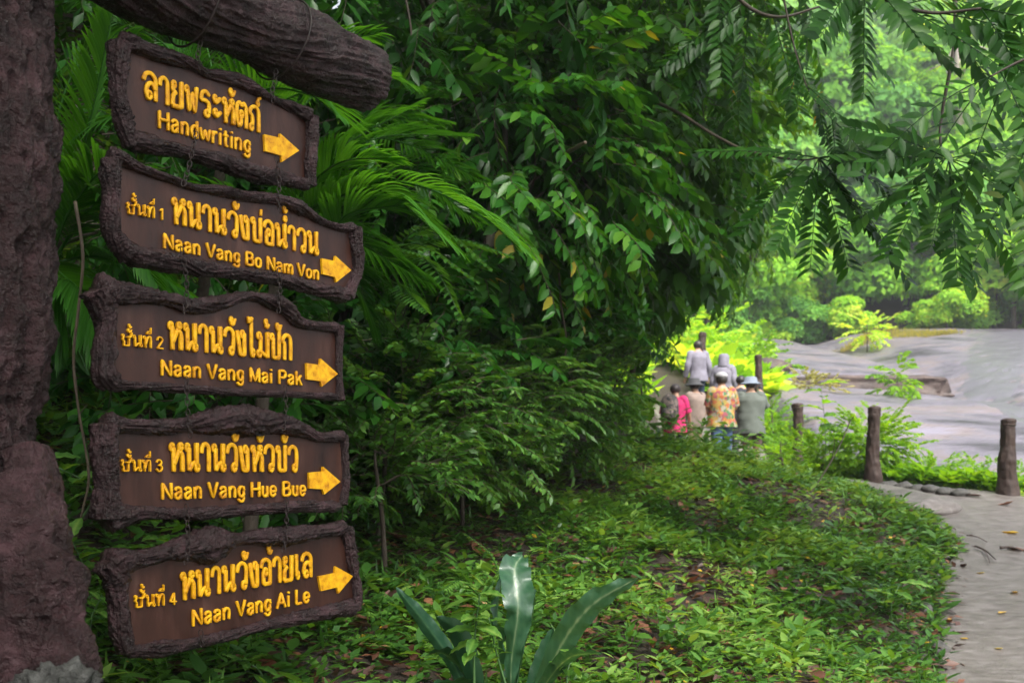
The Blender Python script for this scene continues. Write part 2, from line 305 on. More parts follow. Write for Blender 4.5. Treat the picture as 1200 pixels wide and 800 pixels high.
# glyphs: strokes on a unit box. O=small loop, S=smooth, L=straight with eased corners
G={
'ห':(.92,"O .17 .82 .12 .11|L .28 .78 .3 .04|S .31 .28 .5 .5 .68 .72|O .76 .84 .11 .1|S .72 .66 .88 .5 .9 .04"),
'น':(.95,"O .17 .82 .12 .11|L .28 .78 .3 .07|S .3 .07 .48 .24 .76 .34|O .84 .16 .12 .12|L .8 .95 .8 .28"),
'า':(.68,"S .1 .66 .18 .86 .5 .95 .82 .84 .88 .6 .88 .04"),
'ว':(.84,"S .08 .66 .18 .86 .5 .95 .82 .84 .9 .6 .88 .2|O .7 .16 .15 .13"),
'ง':(.78,"O .62 .8 .15 .12|L .8 .82 .84 .06 .42 .06 .08 .9"),
'บ':(.9,"O .2 .82 .13 .11|L .31 .78 .33 .06 .88 .06 .88 .96"),
'ป':(.9,"O .2 .82 .13 .11|L .31 .78 .33 .06 .88 .06 .88 1.28"),
'อ':(.88,"S .08 .68 .18 .87 .5 .95 .84 .82 .9 .55 .9 .07|L .9 .06 .3 .06 .28 .5|O .42 .5 .14 .13"),
'ไ':(.6,"L .5 1.42 .5 .2|O .68 .16 .16 .13|L .5 1.42 .3 1.3 .12 1.46 .16 1.25"),
'ม':(.98,"O .22 .82 .13 .11|L .34 .8 .33 .25|O .2 .16 .13 .12|S .3 .24 .55 .16 .86 .07|L .88 .05 .88 .95"),
'ก':(.86,"S .28 .04 .28 .5 .24 .64 .08 .72 .2 .88 .5 .96 .82 .86 .9 .6 .9 .04"),
'เ':(.5,"O .68 .17 .17 .13|L .4 .95 .42 .16"),
'ล':(.94,"S .06 .68 .2 .88 .52 .95 .84 .83 .92 .6 .92 .04|S .88 .42 .62 .6 .36 .54 .24 .34 .26 .2|O .42 .17 .15 .13"),
'ย':(.86,"O .28 .83 .13 .11|S .16 .78 .2 .62 .4 .55|S .4 .55 .2 .42 .15 .08|L .15 .06 .86 .06 .86 .95"),
'ช':(.95,"O .14 .84 .1 .1|S .2 .74 .1 .52 .24 .38 .22 .08|L .22 .06 .74 .06 .74 .7|S .5 .74 .78 .72 .92 .86 1.0 1.1"),
'ท':(.92,"O .17 .82 .12 .11|L .28 .78 .3 .04|S .31 .3 .5 .78 .72 .92 .86 .76 .88 .04"),
'พ':(1.0,"O .16 .82 .12 .11|L .24 .76 .32 .05 .56 .74 .74 .05 .88 .95"),
'ร':(.8,"S .84 .84 .5 .95 .18 .86 .14 .62 .5 .62 .82 .5 .84 .2|O .62 .15 .17 .12"),
'ะ':(.62,"O .3 .82 .15 .1|S .2 .76 .45 .68 .9 .84|O .3 .3 .15 .1|S .2 .24 .45 .16 .9 .32"),
'ต':(.92,"S .3 .05 .1 .35 .1 .8 .3 .95 .5 .86 .7 .95 .88 .8 .92 .5 .92 .04|O .46 .52 .13 .12|S .4 .44 .42 .2 .3 .06"),
'ถ':(.9,"O .24 .16 .13 .12|S .32 .24 .3 .56 .08 .7 .2 .88 .5 .96 .82 .86 .9 .6 .9 .04"),
'ั':(0,"O -.42 1.26 .12 .09|S -.5 1.2 -.35 1.1 -.12 1.14 .04 1.3"),
'้':(0,"O -.3 1.36 .1 .08|S -.22 1.32 -.3 1.2 -.14 1.16 .02 1.26"),
'่':(0,"L -.12 1.1 -.1 1.3"),
'ี':(0,"L -.85 1.14 -.12 1.14 -.1 1.36|S -.85 1.14 -.5 1.32 -.14 1.18"),
'์':(0,"O -.24 1.14 .11 .08|S -.3 1.2 -.12 1.34 .06 1.36"),
'ํ':(0,"O -.14 1.2 .13 .1"),
'H':(.78,"L .1 .03 .1 .97|L .9 .03 .9 .97|L .1 .52 .9 .52"),
'N':(.8,"L .1 .03 .1 .97 .9 .03 .9 .97"),'V':(.76,"L .03 .97 .5 .04 .97 .97"),'B':(.76,"L .12 .5 .12 .96 .6 .96 .84 .86 .82 .6 .62 .52 .14 .52|L .62 .52 .9 .42 .9 .14 .64 .05 .12 .05 .12 .5"),
'M':(.9,"L .08 .03 .08 .97 .5 .08 .92 .97 .92 .03"),'P':(.74,"L .12 .03 .12 .96 .66 .96 .9 .84 .88 .56 .64 .46 .14 .46"),
'A':(.8,"L .02 .03 .5 .97 .98 .03|L .22 .34 .78 .34"),'L':(.62,"L .14 .97 .14 .05 .92 .05"),
'a':(.6,"S .14 .54 .28 .67 .6 .68 .8 .56 .8 .04|S .8 .42 .4 .38 .14 .26 .2 .07 .5 .04 .8 .22"),
'n':(.6,"L .14 .03 .14 .7|S .14 .5 .34 .67 .62 .68 .84 .52 .84 .03"),
'd':(.62,"L .86 .03 .86 .97|S .86 .5 .62 .68 .3 .64 .12 .36 .3 .07 .62 .04 .86 .22"),
'w':(.82,"L .03 .69 .25 .05 .5 .64 .75 .05 .97 .69"),'r':(.4,"L .2 .03 .2 .7|S .2 .46 .4 .64 .86 .67"),
'i':(.26,"L .5 .03 .5 .7|L .5 .9 .5 .97"),'t':(.38,"L .45 .92 .45 .16 .6 .05 .86 .07|L .08 .66 .86 .66"),
'g':(.62,"L .86 .7 .86 -.06|S .86 -.04 .68 -.24 .34 -.24 .16 -.12|S .86 .5 .62 .68 .3 .64 .12 .36 .3 .09 .62 .07 .86 .24"),
'm':(.9,"L .09 .03 .09 .7|S .09 .5 .22 .67 .4 .68 .5 .52 .5 .03|S .5 .5 .64 .67 .8 .68 .91 .52 .91 .03"),
'u':(.6,"L .86 .03 .86 .7|S .86 .24 .66 .06 .38 .05 .15 .2 .15 .7"),
'e':(.6,"S .14 .36 .86 .37 .8 .6 .5 .69 .2 .6 .12 .36 .2 .12 .5 .04 .84 .18"),
'o':(.62,"S .5 .69 .2 .6 .11 .36 .2 .12 .5 .04 .8 .12 .89 .36 .8 .6 .5 .69"),
'k':(.58,"L .16 .03 .16 .97|L .86 .69 .2 .32|L .44 .46 .9 .03"),
'1':(.55,"L .2 .74 .6 .95 .6 .03"),'2':(.72,"S .12 .7 .22 .9 .5 .96 .8 .86 .84 .66 .5 .36 .14 .07|L .12 .05 .9 .05"),
'3':(.72,"S .12 .76 .3 .94 .62 .94 .82 .78 .7 .58 .4 .52|S .4 .52 .78 .46 .88 .26 .68 .06 .34 .05 .1 .22"),
'4':(.76,"L .96 .26 .08 .26 .66 .96 .66 .02"),
' ':(.34,"")}
def strokes(s):
    out=[]
    for seg in s.split('|'):
        if not seg: continue
        k,*n=seg.split(); n=np.array(n,float)
        if k=='O':
            a=np.linspace(0,2*PI,15); out.append(('O',np.stack([n[0]+n[2]*np.cos(a),n[1]+n[3]*np.sin(a)],-1)))
        elif k=='S': p=n.reshape(-1,2); out.append(('S',bez(p,5*len(p))))
        else:
            p=n.reshape(-1,2)
            q=[p[0]]
            for i in range(1,len(p)-1):
                a,b,c=p[i-1],p[i],p[i+1]; ra=min(.07/max(np.linalg.norm(a-b),1e-6),.4); rc=min(.07/max(np.linalg.norm(c-b),1e-6),.4)
                A=b+(a-b)*ra; C=b+(c-b)*rc; q+= [A,(A+C)/4+b/2,C]
            q.append(p[-1]); out.append(('L',np.array(q)))
    return out
def textline(sign,txt,x0,y0,x1,y1,hpx,bold,mat,small=False):
    a,b=uv(x0,y0),uv(x1,y1); h=uv(x0,y0-hpx)[1]-a[1]
    gap=.13 if any(ord(c)>3000 for c in txt) else .15
    adv=[(G[c][0]+gap if c!=' ' else .42) if G[c][0]>0 or c==' ' else 0 for c in txt]; tot=sum(adv)-gap
    sx=(b[0]-a[0])/tot; sl=(b[1]-a[1])/(b[0]-a[0]); x=0; rr=bold*h; lift=0; prev=1
    for i,(c,ad) in enumerate(zip(txt,adv)):
        w=G[c][0]
        if c==' ': x+=ad; lift=0; continue
        if w>0: lift=0; cw=w; ox=x
        else:
            cw=prev; ox=x-gap
            if lift: pass
        mb=MB(); jit=RNG.uniform(-.006,.006,2)
        for k,(kind,p) in enumerate(strokes(G[c][1])):
            p=p.copy(); 
            if w>0: q=np.stack([ox+p[:,0]*w,p[:,1]],-1)
            else: q=np.stack([ox+p[:,0]*.62,p[:,1]+lift+(0 if not small else .02)],-1)
            U_=a[0]+q[:,0]*sx; V_=a[1]+q[:,1]*h+sl*(q[:,0]*sx)
            q=np.stack([U_+jit[0]*h,V_+jit[1]*h],-1)
            d0=nrm(q[0]-q[1])*rr*.35; d1=nrm(q[-1]-q[-2])*rr*.35; r_=rr*(.74 if kind=='O' else .72 if w==0 else 1)
            if kind!='O': q=np.vstack([q[0]+d0,q,q[-1]+d1]); rad=np.full(len(q),r_); rad[0]=rad[-1]=r_*.72
            else: rad=np.full(len(q),r_)
            rad=rad*(1+.06*(vn(to3(q)*60,3)-.5)*2)
            vv,ff=tube(to3(q,.004+.0008*k),rad,12,ry=rad*0+.0045+.0007*k,up=NP,sq=.5)
            mb.add(vv,ff)
        mb.build('letter',mat,sign)
        if w>0: x+=ad; prev=w
        else: lift+=.3
def rail(name,sign,outer,inner,proud,seed,rscale=1):
    n=240; o_=bez(UV(outer),n); i_=bez(UV(inner),n); c=(o_+i_)/2
    half=np.linalg.norm(o_-i_,axis=1)/2*.84*rscale
    L=np.concatenate([[0],np.cumsum(np.linalg.norm(np.diff(c,axis=0),axis=1))])
    rad=half*(.92+.35*(fbm(np.stack([L*14,L*0+seed,L*0],-1),3,seed)-.5)); e=np.minimum(np.arange(n),np.arange(n)[::-1])/7.; rad*=np.sqrt(np.clip(1-(1-np.minimum(e,1))**2,.05,1))
    def disp(v,path,a):
        A,Ln=np.meshgrid(a,L); sk=A+1.2*(fbm(np.stack([Ln*7,A*0+seed,A*0],-1),2,seed+5)-.5)*2
        q=np.stack([Ln*9+seed,np.cos(sk)*4.2,np.sin(sk)*4.2],-1)
        g=(rid(q,3,seed)-.55)*.8+.55*(fbm(np.stack([Ln*22,np.cos(A)*1.5+seed,np.sin(A)*1.5],-1),3,seed+9)-.5)
        q2=np.stack([Ln*5+seed,np.cos(sk)*11,np.sin(sk)*11],-1); g=g+.42*(rid(q2,2,seed+4)-.6)
        return (v-path[:,None])*(g[...,None]*.95)
    v,f=tube(to3(c,0),rad,56,ry=np.minimum(rad*.9,proud)+.008,up=NP,disp=disp)
    obj(name,v,f,M['bark'],sign)
SG=[
dict(label='brown hanging sign board Handwriting, topmost board just under the log beam',
 top=[(129,38),(150,43),(180,53),(221,67),(240,80),(259,82),(285,89),(319,112),(345,121),(368,131)],
 itop=[(150,60),(165,63),(180,72),(221,83),(240,93),(259,98),(285,106),(319,122),(340,133),(357,143)],
 bot=[(150,178),(180,181),(225,189),(259,200),(300,215),(338,219),(365,225)], ibot=[(151,149),(180,158),(225,172),(259,180),(300,193),(338,203),(356,209)],
 left=[(128,36),(129,94),(135,140),(148,178)], ileft=[(150,60),(147,100),(153,140),(157,170)], right=[(369,131),(369,160),(368,200),(367,225)], iright=[(358,142),(358,165),(356,195),(357,214)],
 arrow=[(307.5,158),(325.5,162),(326.2,157),(348.5,177),(328,190.5),(327.5,183),(308.5,177.5)],
 lines=[('ลายพระหัตถ์',166,116,303,157,34,.076),('Handwriting',184.5,150.5,292,180.5,21,.085)]),
dict(label='brown hanging sign board Naan Vang Bo Nam Von, second board from the top',
 top=[(116,176),(135,181),(158,191),(199,205),(225,215),(259,217),(285,224),(319,226),(349,236),(375,255),(398,262),(418,261)],
 itop=[(140,192),(150,194),(165,203),(199,216),(225,224),(259,231),(285,236),(319,241),(345,250),(375,264),(398,271),(411,272)],
 bot=[(146,310),(202,320),(259,327),(319,335),(375,348),(409,357)], ibot=[(148,284),(202,296),(259,308),(319,318),(375,331),(404,337)],
 left=[(116,177),(121,225),(119,265),(128,288),(147,310)], ileft=[(140,192),(139,225),(139,265),(146,280),(158,290)], right=[(419,261),(421,285),(422,320),(409,357)], iright=[(410,270),(410,295),(411,320),(401,340)],
 arrow=[(375,303),(390,306),(391,300),(409.5,317),(392,331),(390.5,325),(376,321.5)],
 lines=[('ชั้นที่ 1',147,251,191,258.5,14.5,.066),('หนานวังบ่อนํ้าวน',200.5,263,371,300.5,33,.076),('Naan Vang Bo Nam Von',190.5,291,372,328.5,17.5,.095)]),
dict(label='brown hanging sign board Naan Vang Mai Pak, third of the five boards',
 top=[(94,323),(124,333),(161,336),(202,344),(221,350),(255,344),(292,341),(337,353),(352,372),(375,377),(397,377)],
 itop=[(133,358),(150,355),(175,356),(202,362),(221,368),(255,366),(292,354),(325,366),(345,382),(375,388),(393,390)],
 bot=[(116,454),(161,457),(210,461),(281,465),(337,466),(394,470)], ibot=[(134,445),(161,447),(210,449),(281,455),(337,458),(393,460)],
 left=[(96,324),(103,345),(113,375),(110,405),(107,438),(120,455)], ileft=[(128,352),(134,365),(135,385),(134,410),(137,438),(142,450)], right=[(398,376),(399,400),(399,440),(400,475)], iright=[(391,386),(392,405),(393,440),(393,466)],
 arrow=[(357,425.5),(372.5,427.5),(373.5,420),(393.8,438),(375,453),(373.5,446.5),(357.5,444.5)],
 lines=[('ชั้นที่ 2',141,405.5,190,409.5,15,.066),('หนานวังไม้ปัก',196,410,340.5,423,35,.076),('Naan Vang Mai Pak',187.5,440,352,451.5,18.5,.092)]),
dict(label='brown hanging sign board Naan Vang Hue Bue, fourth of the five boards',
 top=[(109,484),(150,491),(195,492),(232,487),(285,486),(345,494),(375,507),(405,504)],
 itop=[(132,508),(150,507),(195,508),(232,505),(285,500),(330,503),(360,514),(375,518),(398,517)],
 bot=[(107,621),(131,616),(169,609),(210,610),(262,608),(337,601),(394,600)], ibot=[(136,596),(150,592),(169,591),(210,594),(262,591),(337,587),(399,586)],
 left=[(110,485),(108,537),(112,575),(108,620)], ileft=[(134,505),(136,537),(136,570),(140,600)], right=[(405,504),(406,535),(407,565),(404,592)], iright=[(398,514),(399,535),(400,565),(396,592)],
 arrow=[(360,553.5),(376,552),(376.5,546.5),(396.8,564),(378,579),(376,573),(360.5,572)],
 lines=[('ชั้นที่ 3',140.5,552.5,189,552.5,15,.066),('หนานวังหัวบัว',197.5,553,347.5,553,36,.076),('Naan Vang Hue Bue',188,585,357,580.5,19.5,.09)]),
dict(label='brown hanging sign board Naan Vang Ai Le, lowest board tilting up to the right',
 top=[(106,652),(150,647),(180,641),(206,634),(262,625),(326,619),(375,615),(407,609)],
 itop=[(140,668),(160,664),(180,661),(206,653),(262,645),(285,638),(326,638),(375,630),(404,626)],
 bot=[(139,770),(180,771),(217,762),(262,754),(300,741),(375,728),(418,720)], ibot=[(152,757),(180,750),(217,747),(262,737),(300,728),(375,708),(413,700)],
 left=[(107,652),(122,672),(127,700),(131,740),(140,770)], ileft=[(134,664),(147,680),(149,700),(151,735),(157,760)], right=[(407,609),(413,640),(421,690),(418,720)], iright=[(400,624),(405,650),(412,690),(409,712)],
 arrow=[(371,675),(390,671),(391,663),(411.5,674.5),(394.5,695),(393,687.5),(374,692)],
 lines=[('ชั้นที่ 4',156,712,205.5,708,15.5,.066),('หนานวังอ้ายเล',210.5,704,364,676,35,.076),('Naan Vang Ai Le',224,733.5,361.5,705,19.5,.09)]),
]
for si,s in enumerate(SG):
    r=thing('sign_board',s['label'],'sign',Wp(*uv(*s['bot'][2])),'brown trail signs hanging on chains')
    mid=lambda a,b,n=24:(bez(UV(a),n)+bez(UV(b),n))/2
    poly=np.vstack([mid(s['top'],s['itop']),mid(s['right'],s['iright'])[2:-2],mid(s['bot'],s['ibot'])[::-1],mid(s['left'],s['ileft'])[::-1][2:-2]])
    v,f=prism(poly,lambda u,w,t:Wp(u,w,t-.035),.035); obj('panel',v,f,M['panel'],r,smooth=False)
    for k,nm in enumerate(('top','bot','left','right')):
        rail('frame_rail',r,s[nm],s['i'+nm],.030,si*10+k*3+2,1.0)
    a=UV(s['arrow']); 
    v,f=prism(a,lambda u,w,t:Wp(u,w,t-.004),.0135); obj('arrow',v,f,M['yellow'],r,smooth=False)
    for L in s['lines']: textline(r,*L,M['yellow'],small=L[0][0]=='ช')
# log post, crossbeam
post=thing('sign_post','dark brown log-shaped concrete post with a beam, carrying the hanging signs','sign post',(-1.40,2.6,H1(-1.4,2.6)))
def barkdisp(seed,amp,st=.16,fr=11):
    def disp(v,path,a):
        ax=nrm(path[-1]-path[0]); al=(v@ax)[...,None]*ax; q=(v-al)*fr+al*fr*st
        g=1.0*(rid(q,4,seed)-.6)+.6*(fbm(v*4.2,4,seed+3)-.5)+.7*(fbm(v*[30,30,16],4,seed+4)-.5)+.35*(rid(v*[60,60,26],2,seed+6)-.6); return nrm(v-path[:,None])*g[...,None]*amp
    return disp
mb=MB(); zz=np.linspace(H1(-1.4,2.6)-.3,4.4,640)
pth=np.stack([-1.438+.012*np.sin(zz*2.1),2.6+0*zz,zz],-1); rr=.195+.02*np.sin(zz*3+1)-.03*ss(1.3,1.55,zz)*ss(1.9,1.6,zz)+.05*ss(1.2,.6,zz)
mb.add(*tube(pth,rr,220,disp=barkdisp(3,.075)))
for c,rad in [([(40,640,2.46),(48,665,2.43),(53,700,2.43),(45,735,2.46)],[.04,.08,.095,.06]),([(5,560,2.5),(25,640,2.45),(15,720,2.42),(35,860,2.4)],[.09,.10,.11,.12]),
              ([(60,690,2.46),(75,760,2.4),(70,830,2.36),(90,930,2.3)],[.05,.065,.085,.10]),([(30,520,2.52),(42,600,2.48),(48,650,2.46)],[.05,.06,.04])]:
    p=bez([P(*q) for q in c],110); r_=np.interp(np.linspace(0,1,110),np.linspace(0,1,len(rad)),rad); r_[:6]*=np.linspace(.2,1,6); r_[-6:]*=np.linspace(1,.3,6)
    mb.add(*tube(p,r_,70,disp=barkdisp(8,.05,.5,16)))
mb.build('trunk',M['post_bark'],post)
tt=np.linspace(-.35,1.165,330); pb=np.stack([X0+DX*tt,Y0+DY*tt,2.995+0*tt],-1); rb=.126-.012*ss(.2,1.1,tt)+.008*np.sin(tt*9); rb[-4:]*=[.97,.9,.8,.62]
def bdisp(v,path,a):
    A,L=np.meshgrid(a,tt); q=np.stack([L*4.2,np.cos(A+.5*np.sin(L*4))*7,np.sin(A+.5*np.sin(L*4))*7],-1)
    g=rid(q,4,21)-.55+.5*(fbm(v*14,3,23)-.5); return nrm(v-path[:,None])*g[...,None]*.036
v,f=tube(pb,rb,180,disp=bdisp); obj('crossbeam',v,f,M['bark'],post)
for zc in (1.42,):
    a=np.linspace(0,2*PI,60); obj('wire_band',*tube(np.stack([-1.405+.2*np.cos(a),2.6+.2*np.sin(a),zc+.01*np.sin(a*2)],-1),.0028,6),M['iron'],post)
# link prototype and chains
a=np.linspace(0,2*PI,17)[:-1]; lp=np.stack([.0065*np.cos(a),0*a,.0115*np.sin(a)],-1); lp=np.vstack([lp,lp[:1]])
lv,lf=tube(lp,.0016,6,cap=False,up=(0,1,0)); LINK=mkmesh('link',lv,lf); LINK.materials.append(M['iron'])
def chain(label,pts,w=.042):
    p3=np.array([Wp(*uv(*q),w) for q in pts]); c=bez(p3,200); L=np.concatenate([[0],np.cumsum(np.linalg.norm(np.diff(c,axis=0),axis=1))])
    r=thing('hanging_chain',label,'chain',c[-1],'chains holding the sign boards')
    s=0;i=0
    while s<L[-1]:
        q=np.array([np.interp(s,L,c[:,j]) for j in range(3)]); q2=np.array([np.interp(min(s+.01,L[-1]),L,c[:,j]) for j in range(3)]); q1=np.array([np.interp(max(s-.01,0),L,c[:,j]) for j in range(3)])
        d=Vector(q1-q2).normalized(); rot=d.to_track_quat('Z','Y').to_matrix().to_4x4()@Matrix.Rotation((i%2)*PI/2+random.uniform(-.4,.4)+.6,4,'Z')
        place('link',LINK,Matrix.Translation(q)@rot,r); s+=.0165; i+=1
chain('short rusty chain on the left hook of the Handwriting board',[(224,56),(222,66),(221,72),(224,80)])
chain('short rusty chain on the right hook of the Handwriting board',[(313,88),(312,98),(309,108),(310,122)])
SN=['Handwriting','Bo Nam Von','Mai Pak','Hue Bue','Ai Le']
for k,(lc,rc) in enumerate([([(219,161),(215,180),(210,202),(203,222)],[(314,189),(317,214),(316,235),(318,251)]),([(203,296),(208,330),(208,350),(205,369)],[(317,319),(318,345),(316,369)]),([(208,446),(210,487),(213,514)],[(324,456),(325,487),(321,506)]),([(208,594),(210,635),(207,661)],[(326,586),(325,627),(322,646)])]):
    chain(f'left of the two chains between the {SN[k]} board and the {SN[k+1]} board',lc); chain(f'right of the two chains between the {SN[k]} board and the {SN[k+1]} board',rc)
chain('short loose chain end below the words on the lowest board',[(225,740),(226,753)])
def wire(label,px,py_end):
    u,_=uv(px,50); ue=uv(*py_end); a=np.linspace(-PI/2,1.5*PI,50); q=[]
    for t in a:
        q.append(Wp(u+.03*math.sin(t),2.995+.138*math.sin(t) if math.sin(t)>-.4 else 2.995-.055-(ue[1]-2.94)*0+(ue[1]-2.94)*((-math.sin(t)-.4)/.6),.138*math.cos(t)))
    q=np.array(q); o=obj('wire_loop',*tube(q,.0035,6),M['iron'],base=q[0]); tag(o,label,'wire',group='wire loops over the beam')
wire('black wire loop over the beam holding the left chain of the top board',228,(224,56)); wire('black wire loop over the beam near its end holding the right chain',330,(313,88))
# ---------------- vegetation engine ----------------
def Ltmpl(kind):
    if kind=='full':   # folded leaf with pointed tip
        v=[(0,0,0),(0,.33,.0),(-.42,.30,.10),(.42,.30,.10),(0,.68,-.02),(-.36,.64,.06),(.36,.64,.06),(0,1,-.12)]
        return np.array(v,float),[np.array([[1,4,5,2],[1,3,6,4]]),np.array([[0,1,2],[0,3,1],[4,7,5],[4,6,7]])]
    if kind=='mid':
        v=[(0,0,0),(-.45,.42,.1),(.45,.42,.1),(0,1,-.08),(0,.45,0)]
        return np.array(v,float),[np.array([[0,4,1],[0,2,4],[4,3,1],[4,2,3]])]
    v=[(0,0,0),(-.5,.5,.08),(.5,.5,.08),(0,1,0)]
    return np.array(v,float),[np.array([[0,3,1],[0,2,3]])]
TM={k:Ltmpl(k) for k in ('full','mid','low')}
def leaves(mb,pos,dr,up,ln,wd,tint,kind='mid'):
    """pos,dr,up: Nx3; ln,wd,tint: N"""
    T,F=TM[kind]; n=len(pos); y=nrm(dr); x=nrm(np.cross(y,up)); z=np.cross(x,y)
    ln=np.broadcast_to(ln,(n,)); wd=np.broadcast_to(wd,(n,))
    v=pos[:,None]+x[:,None]*(T[None,:,0,None]*wd[:,None,None])+y[:,None]*(T[None,:,1,None]*ln[:,None,None])+z[:,None]*(T[None,:,2,None]*wd[:,None,None])
    k=len(T); off=(np.arange(n)*k)[:,None,None]
    mb.add(v.reshape(-1,3),[(f[None]+off).reshape(-1,f.shape[1]) for f in F],tint=np.repeat(np.broadcast_to(tint,(n,)),k))
    return mb
def sprayproto(n,L,droop,seed,leaf=(.3,.11),spread=1.0,pinnate=False):
    """twig with leaves: returns positions, directions, ups, sizes in a local frame (x out, z up), and the axis"""
    g=np.random.default_rng(seed); t=np.linspace(.08,1,n); ax=lambda t: np.stack([t*L*(1-.25*droop*t),.06*L*np.sin(t*5+seed),-droop*L*.55*t**2],-1)
    p=ax(t); d=nrm(ax(t+.02)-ax(t-.02)); side=np.where(np.arange(n)%2,1,-1)[:,None]
    s=nrm(np.cross(d,[0,0,1]))*side
    a=.8 if pinnate else .55+.35*g.random((n,1))
    dr=nrm(d*(1-.5*a)+s*a*spread+np.array([0,0,-.25-.3*droop])*(.6+.8*g.random((n,1)))+g.normal(0,.12,(n,3)))
    up=nrm(np.array([[0,0,1.]])+g.normal(0,.32,(n,3))); ln=leaf[0]*(1-.35*np.abs(t-.5))*(.8+.4*g.random(n)); wd=leaf[1]*(.8+.4*g.random(n))
    return p,dr,up,ln,wd,ax(np.linspace(0,1,6))
def sprays(mb,base,az,tilt,scale,proto,tint,kind,g,wood=None,wr=.004,tvar=.16):
    """place spray protos at K bases"""
    K=len(base); pi=g.integers(0,len(proto),K)
    ca,sa,ct,st=np.cos(az),np.sin(az),np.cos(tilt),np.sin(tilt)
    Rm=np.zeros((K,3,3)); Rm[:,0,0]=ca*ct; Rm[:,1,0]=sa*ct; Rm[:,2,0]=st; Rm[:,0,1]=-sa; Rm[:,1,1]=ca; Rm[:,0,2]=-ca*st; Rm[:,1,2]=-sa*st; Rm[:,2,2]=ct
    for k,pr in enumerate(proto):
        m=pi==k
        if not m.any(): continue
        p,dr,up,ln,wd,ax=pr; Rk=Rm[m]; sc=scale[m]
        pos=base[m][:,None]+np.einsum('kij,nj->kni',Rk,p)*sc[:,None,None]
        D=np.einsum('kij,nj->kni',Rk,dr); U=np.einsum('kij,nj->kni',Rk,up); n=len(p)
        tn=np.clip(tint[m][:,None]+g.normal(0,tvar,(m.sum(),n)),0,1)
        leaves(mb,pos.reshape(-1,3),D.reshape(-1,3),U.reshape(-1,3),(sc[:,None]*ln[None]).ravel(),(sc[:,None]*wd[None]).ravel(),tn.ravel(),kind)
        if wood is not None:
            A=base[m][:,None]+np.einsum('kij,nj->kni',Rk,ax)*sc[:,None,None]
            for q in A: wood.add(*tube(q,np.linspace(wr,wr*.4,len(q)),4,cap=False))
PR={'droop':[sprayproto(22,.85,.9,s,(.17,.055)) for s in range(5)],
 'bushy':[sprayproto(18,.6,.35,s,(.15,.07)) for s in range(5)],
 'pinn':[sprayproto(34,.75,.75,s,(.15,.052),pinnate=True) for s in range(5)],
 'fine':[sprayproto(44,.5,.5,s,(.085,.02),pinnate=True) for s in range(5)],
 'clump':[sprayproto(26,.9,.4,s,(.30,.17),spread=1.3) for s in range(5)],
 'big':[sprayproto(9,.6,.7,s,(.26,.12)) for s in range(5)]}
def shell(n,c,r,g,inner=.45,lump=.5,seed=0,hang=0):
    u=nrm(g.normal(0,1,(n,3))); k=inner+(1-inner)*g.random(n)**.6; lm=1-lump/2+lump*vn(u*2.3+seed*7.1,seed)
    p=np.array(c)+u*np.array(r)*(k*lm)[:,None]; az=np.arctan2(u[:,1],u[:,0])+g.normal(0,.5,n); tilt=np.clip(u[:,2]*.7+g.normal(0,.25,n)-hang,-1.3,1.2)
    return p,az,tilt
def foliage(parent,c,r,n,proto,mat,tint,kind,seed,scale=1.0,inner=.45,lump=.6,hang=0,name='foliage',wood=None,clip=None,tv=.16,wr=.004,clear=0):
    g=np.random.default_rng(seed); p,az,ti=shell(n,c,r,g,inner,lump,seed,hang)
    if clear:   # keep the view of the path clear under the branches
        X,Y=p[:,0]/p[:,1]*FPX+600,HOR-(p[:,2]-E)/p[:,1]*FPX; m=Y<(np.interp(X,[640,735,745,800,835,870],[520,480,385,325,290,200]) if clear==2 else np.interp(X,[380,430,560,700,745,800,835,870],[600,445,415,385,375,325,290,200])); p,az,ti=p[m],az[m],ti[m]
    if clip is not None:
        m=clip(p); p,az,ti=p[m],az[m],ti[m]
    if len(p)==0: return None
    mb=MB(); clump=vn(p*1.3+seed,seed+2)
    sprays(mb,p,az,ti,scale*(.75+.5*g.random(len(p))),PR[proto],np.clip(tint+.5*(clump-.5),0,1),kind,g,wood,tvar=tv,wr=wr)
    return mb.build(name,mat,parent)
def limbs(parent,base,c,r,nb,seed,rad,mat,name='trunk',crook=.12):
    """tapered trunk with limbs reaching into the crown, one mesh"""
    g=np.random.default_rng(seed); base=np.array(base,float); c=np.array(c,float); r=np.array(r,float); mb=MB()
    L=np.linalg.norm(c-base); top=c+np.array([0,0,r[2]*.5]); mid=(base*.5+c*.5)+g.normal(0,crook*.4*L,3)*[1,1,.2]
    p=bez([base-[0,0,.15],mid,c,top],24); rd=np.linspace(rad,rad*.25,24); rd[0]*=1.35; rd[1]*=1.1
    mb.add(*tube(p,rd,10,disp=lambda v,pa,a:(v-pa[:,None])*(.35*(fbm(v*[6,6,2]/max(rad*4,.2),3,seed)-.5))[...,None]))
    for k in range(nb):
        i=g.integers(10,21); u=nrm(g.normal(0,1,3)); u[2]=abs(u[2])*.8-.15; e=c+u*r*.85; s=p[i]
        q=bez([s,(s+e)/2+V(0,0,.1*L)*g.random()+g.normal(0,.03*L,3),e],10); mb.add(*tube(q,np.linspace(rd[i]*.5,rad*.06,10),6))
    return mb.build(name,mat,parent)

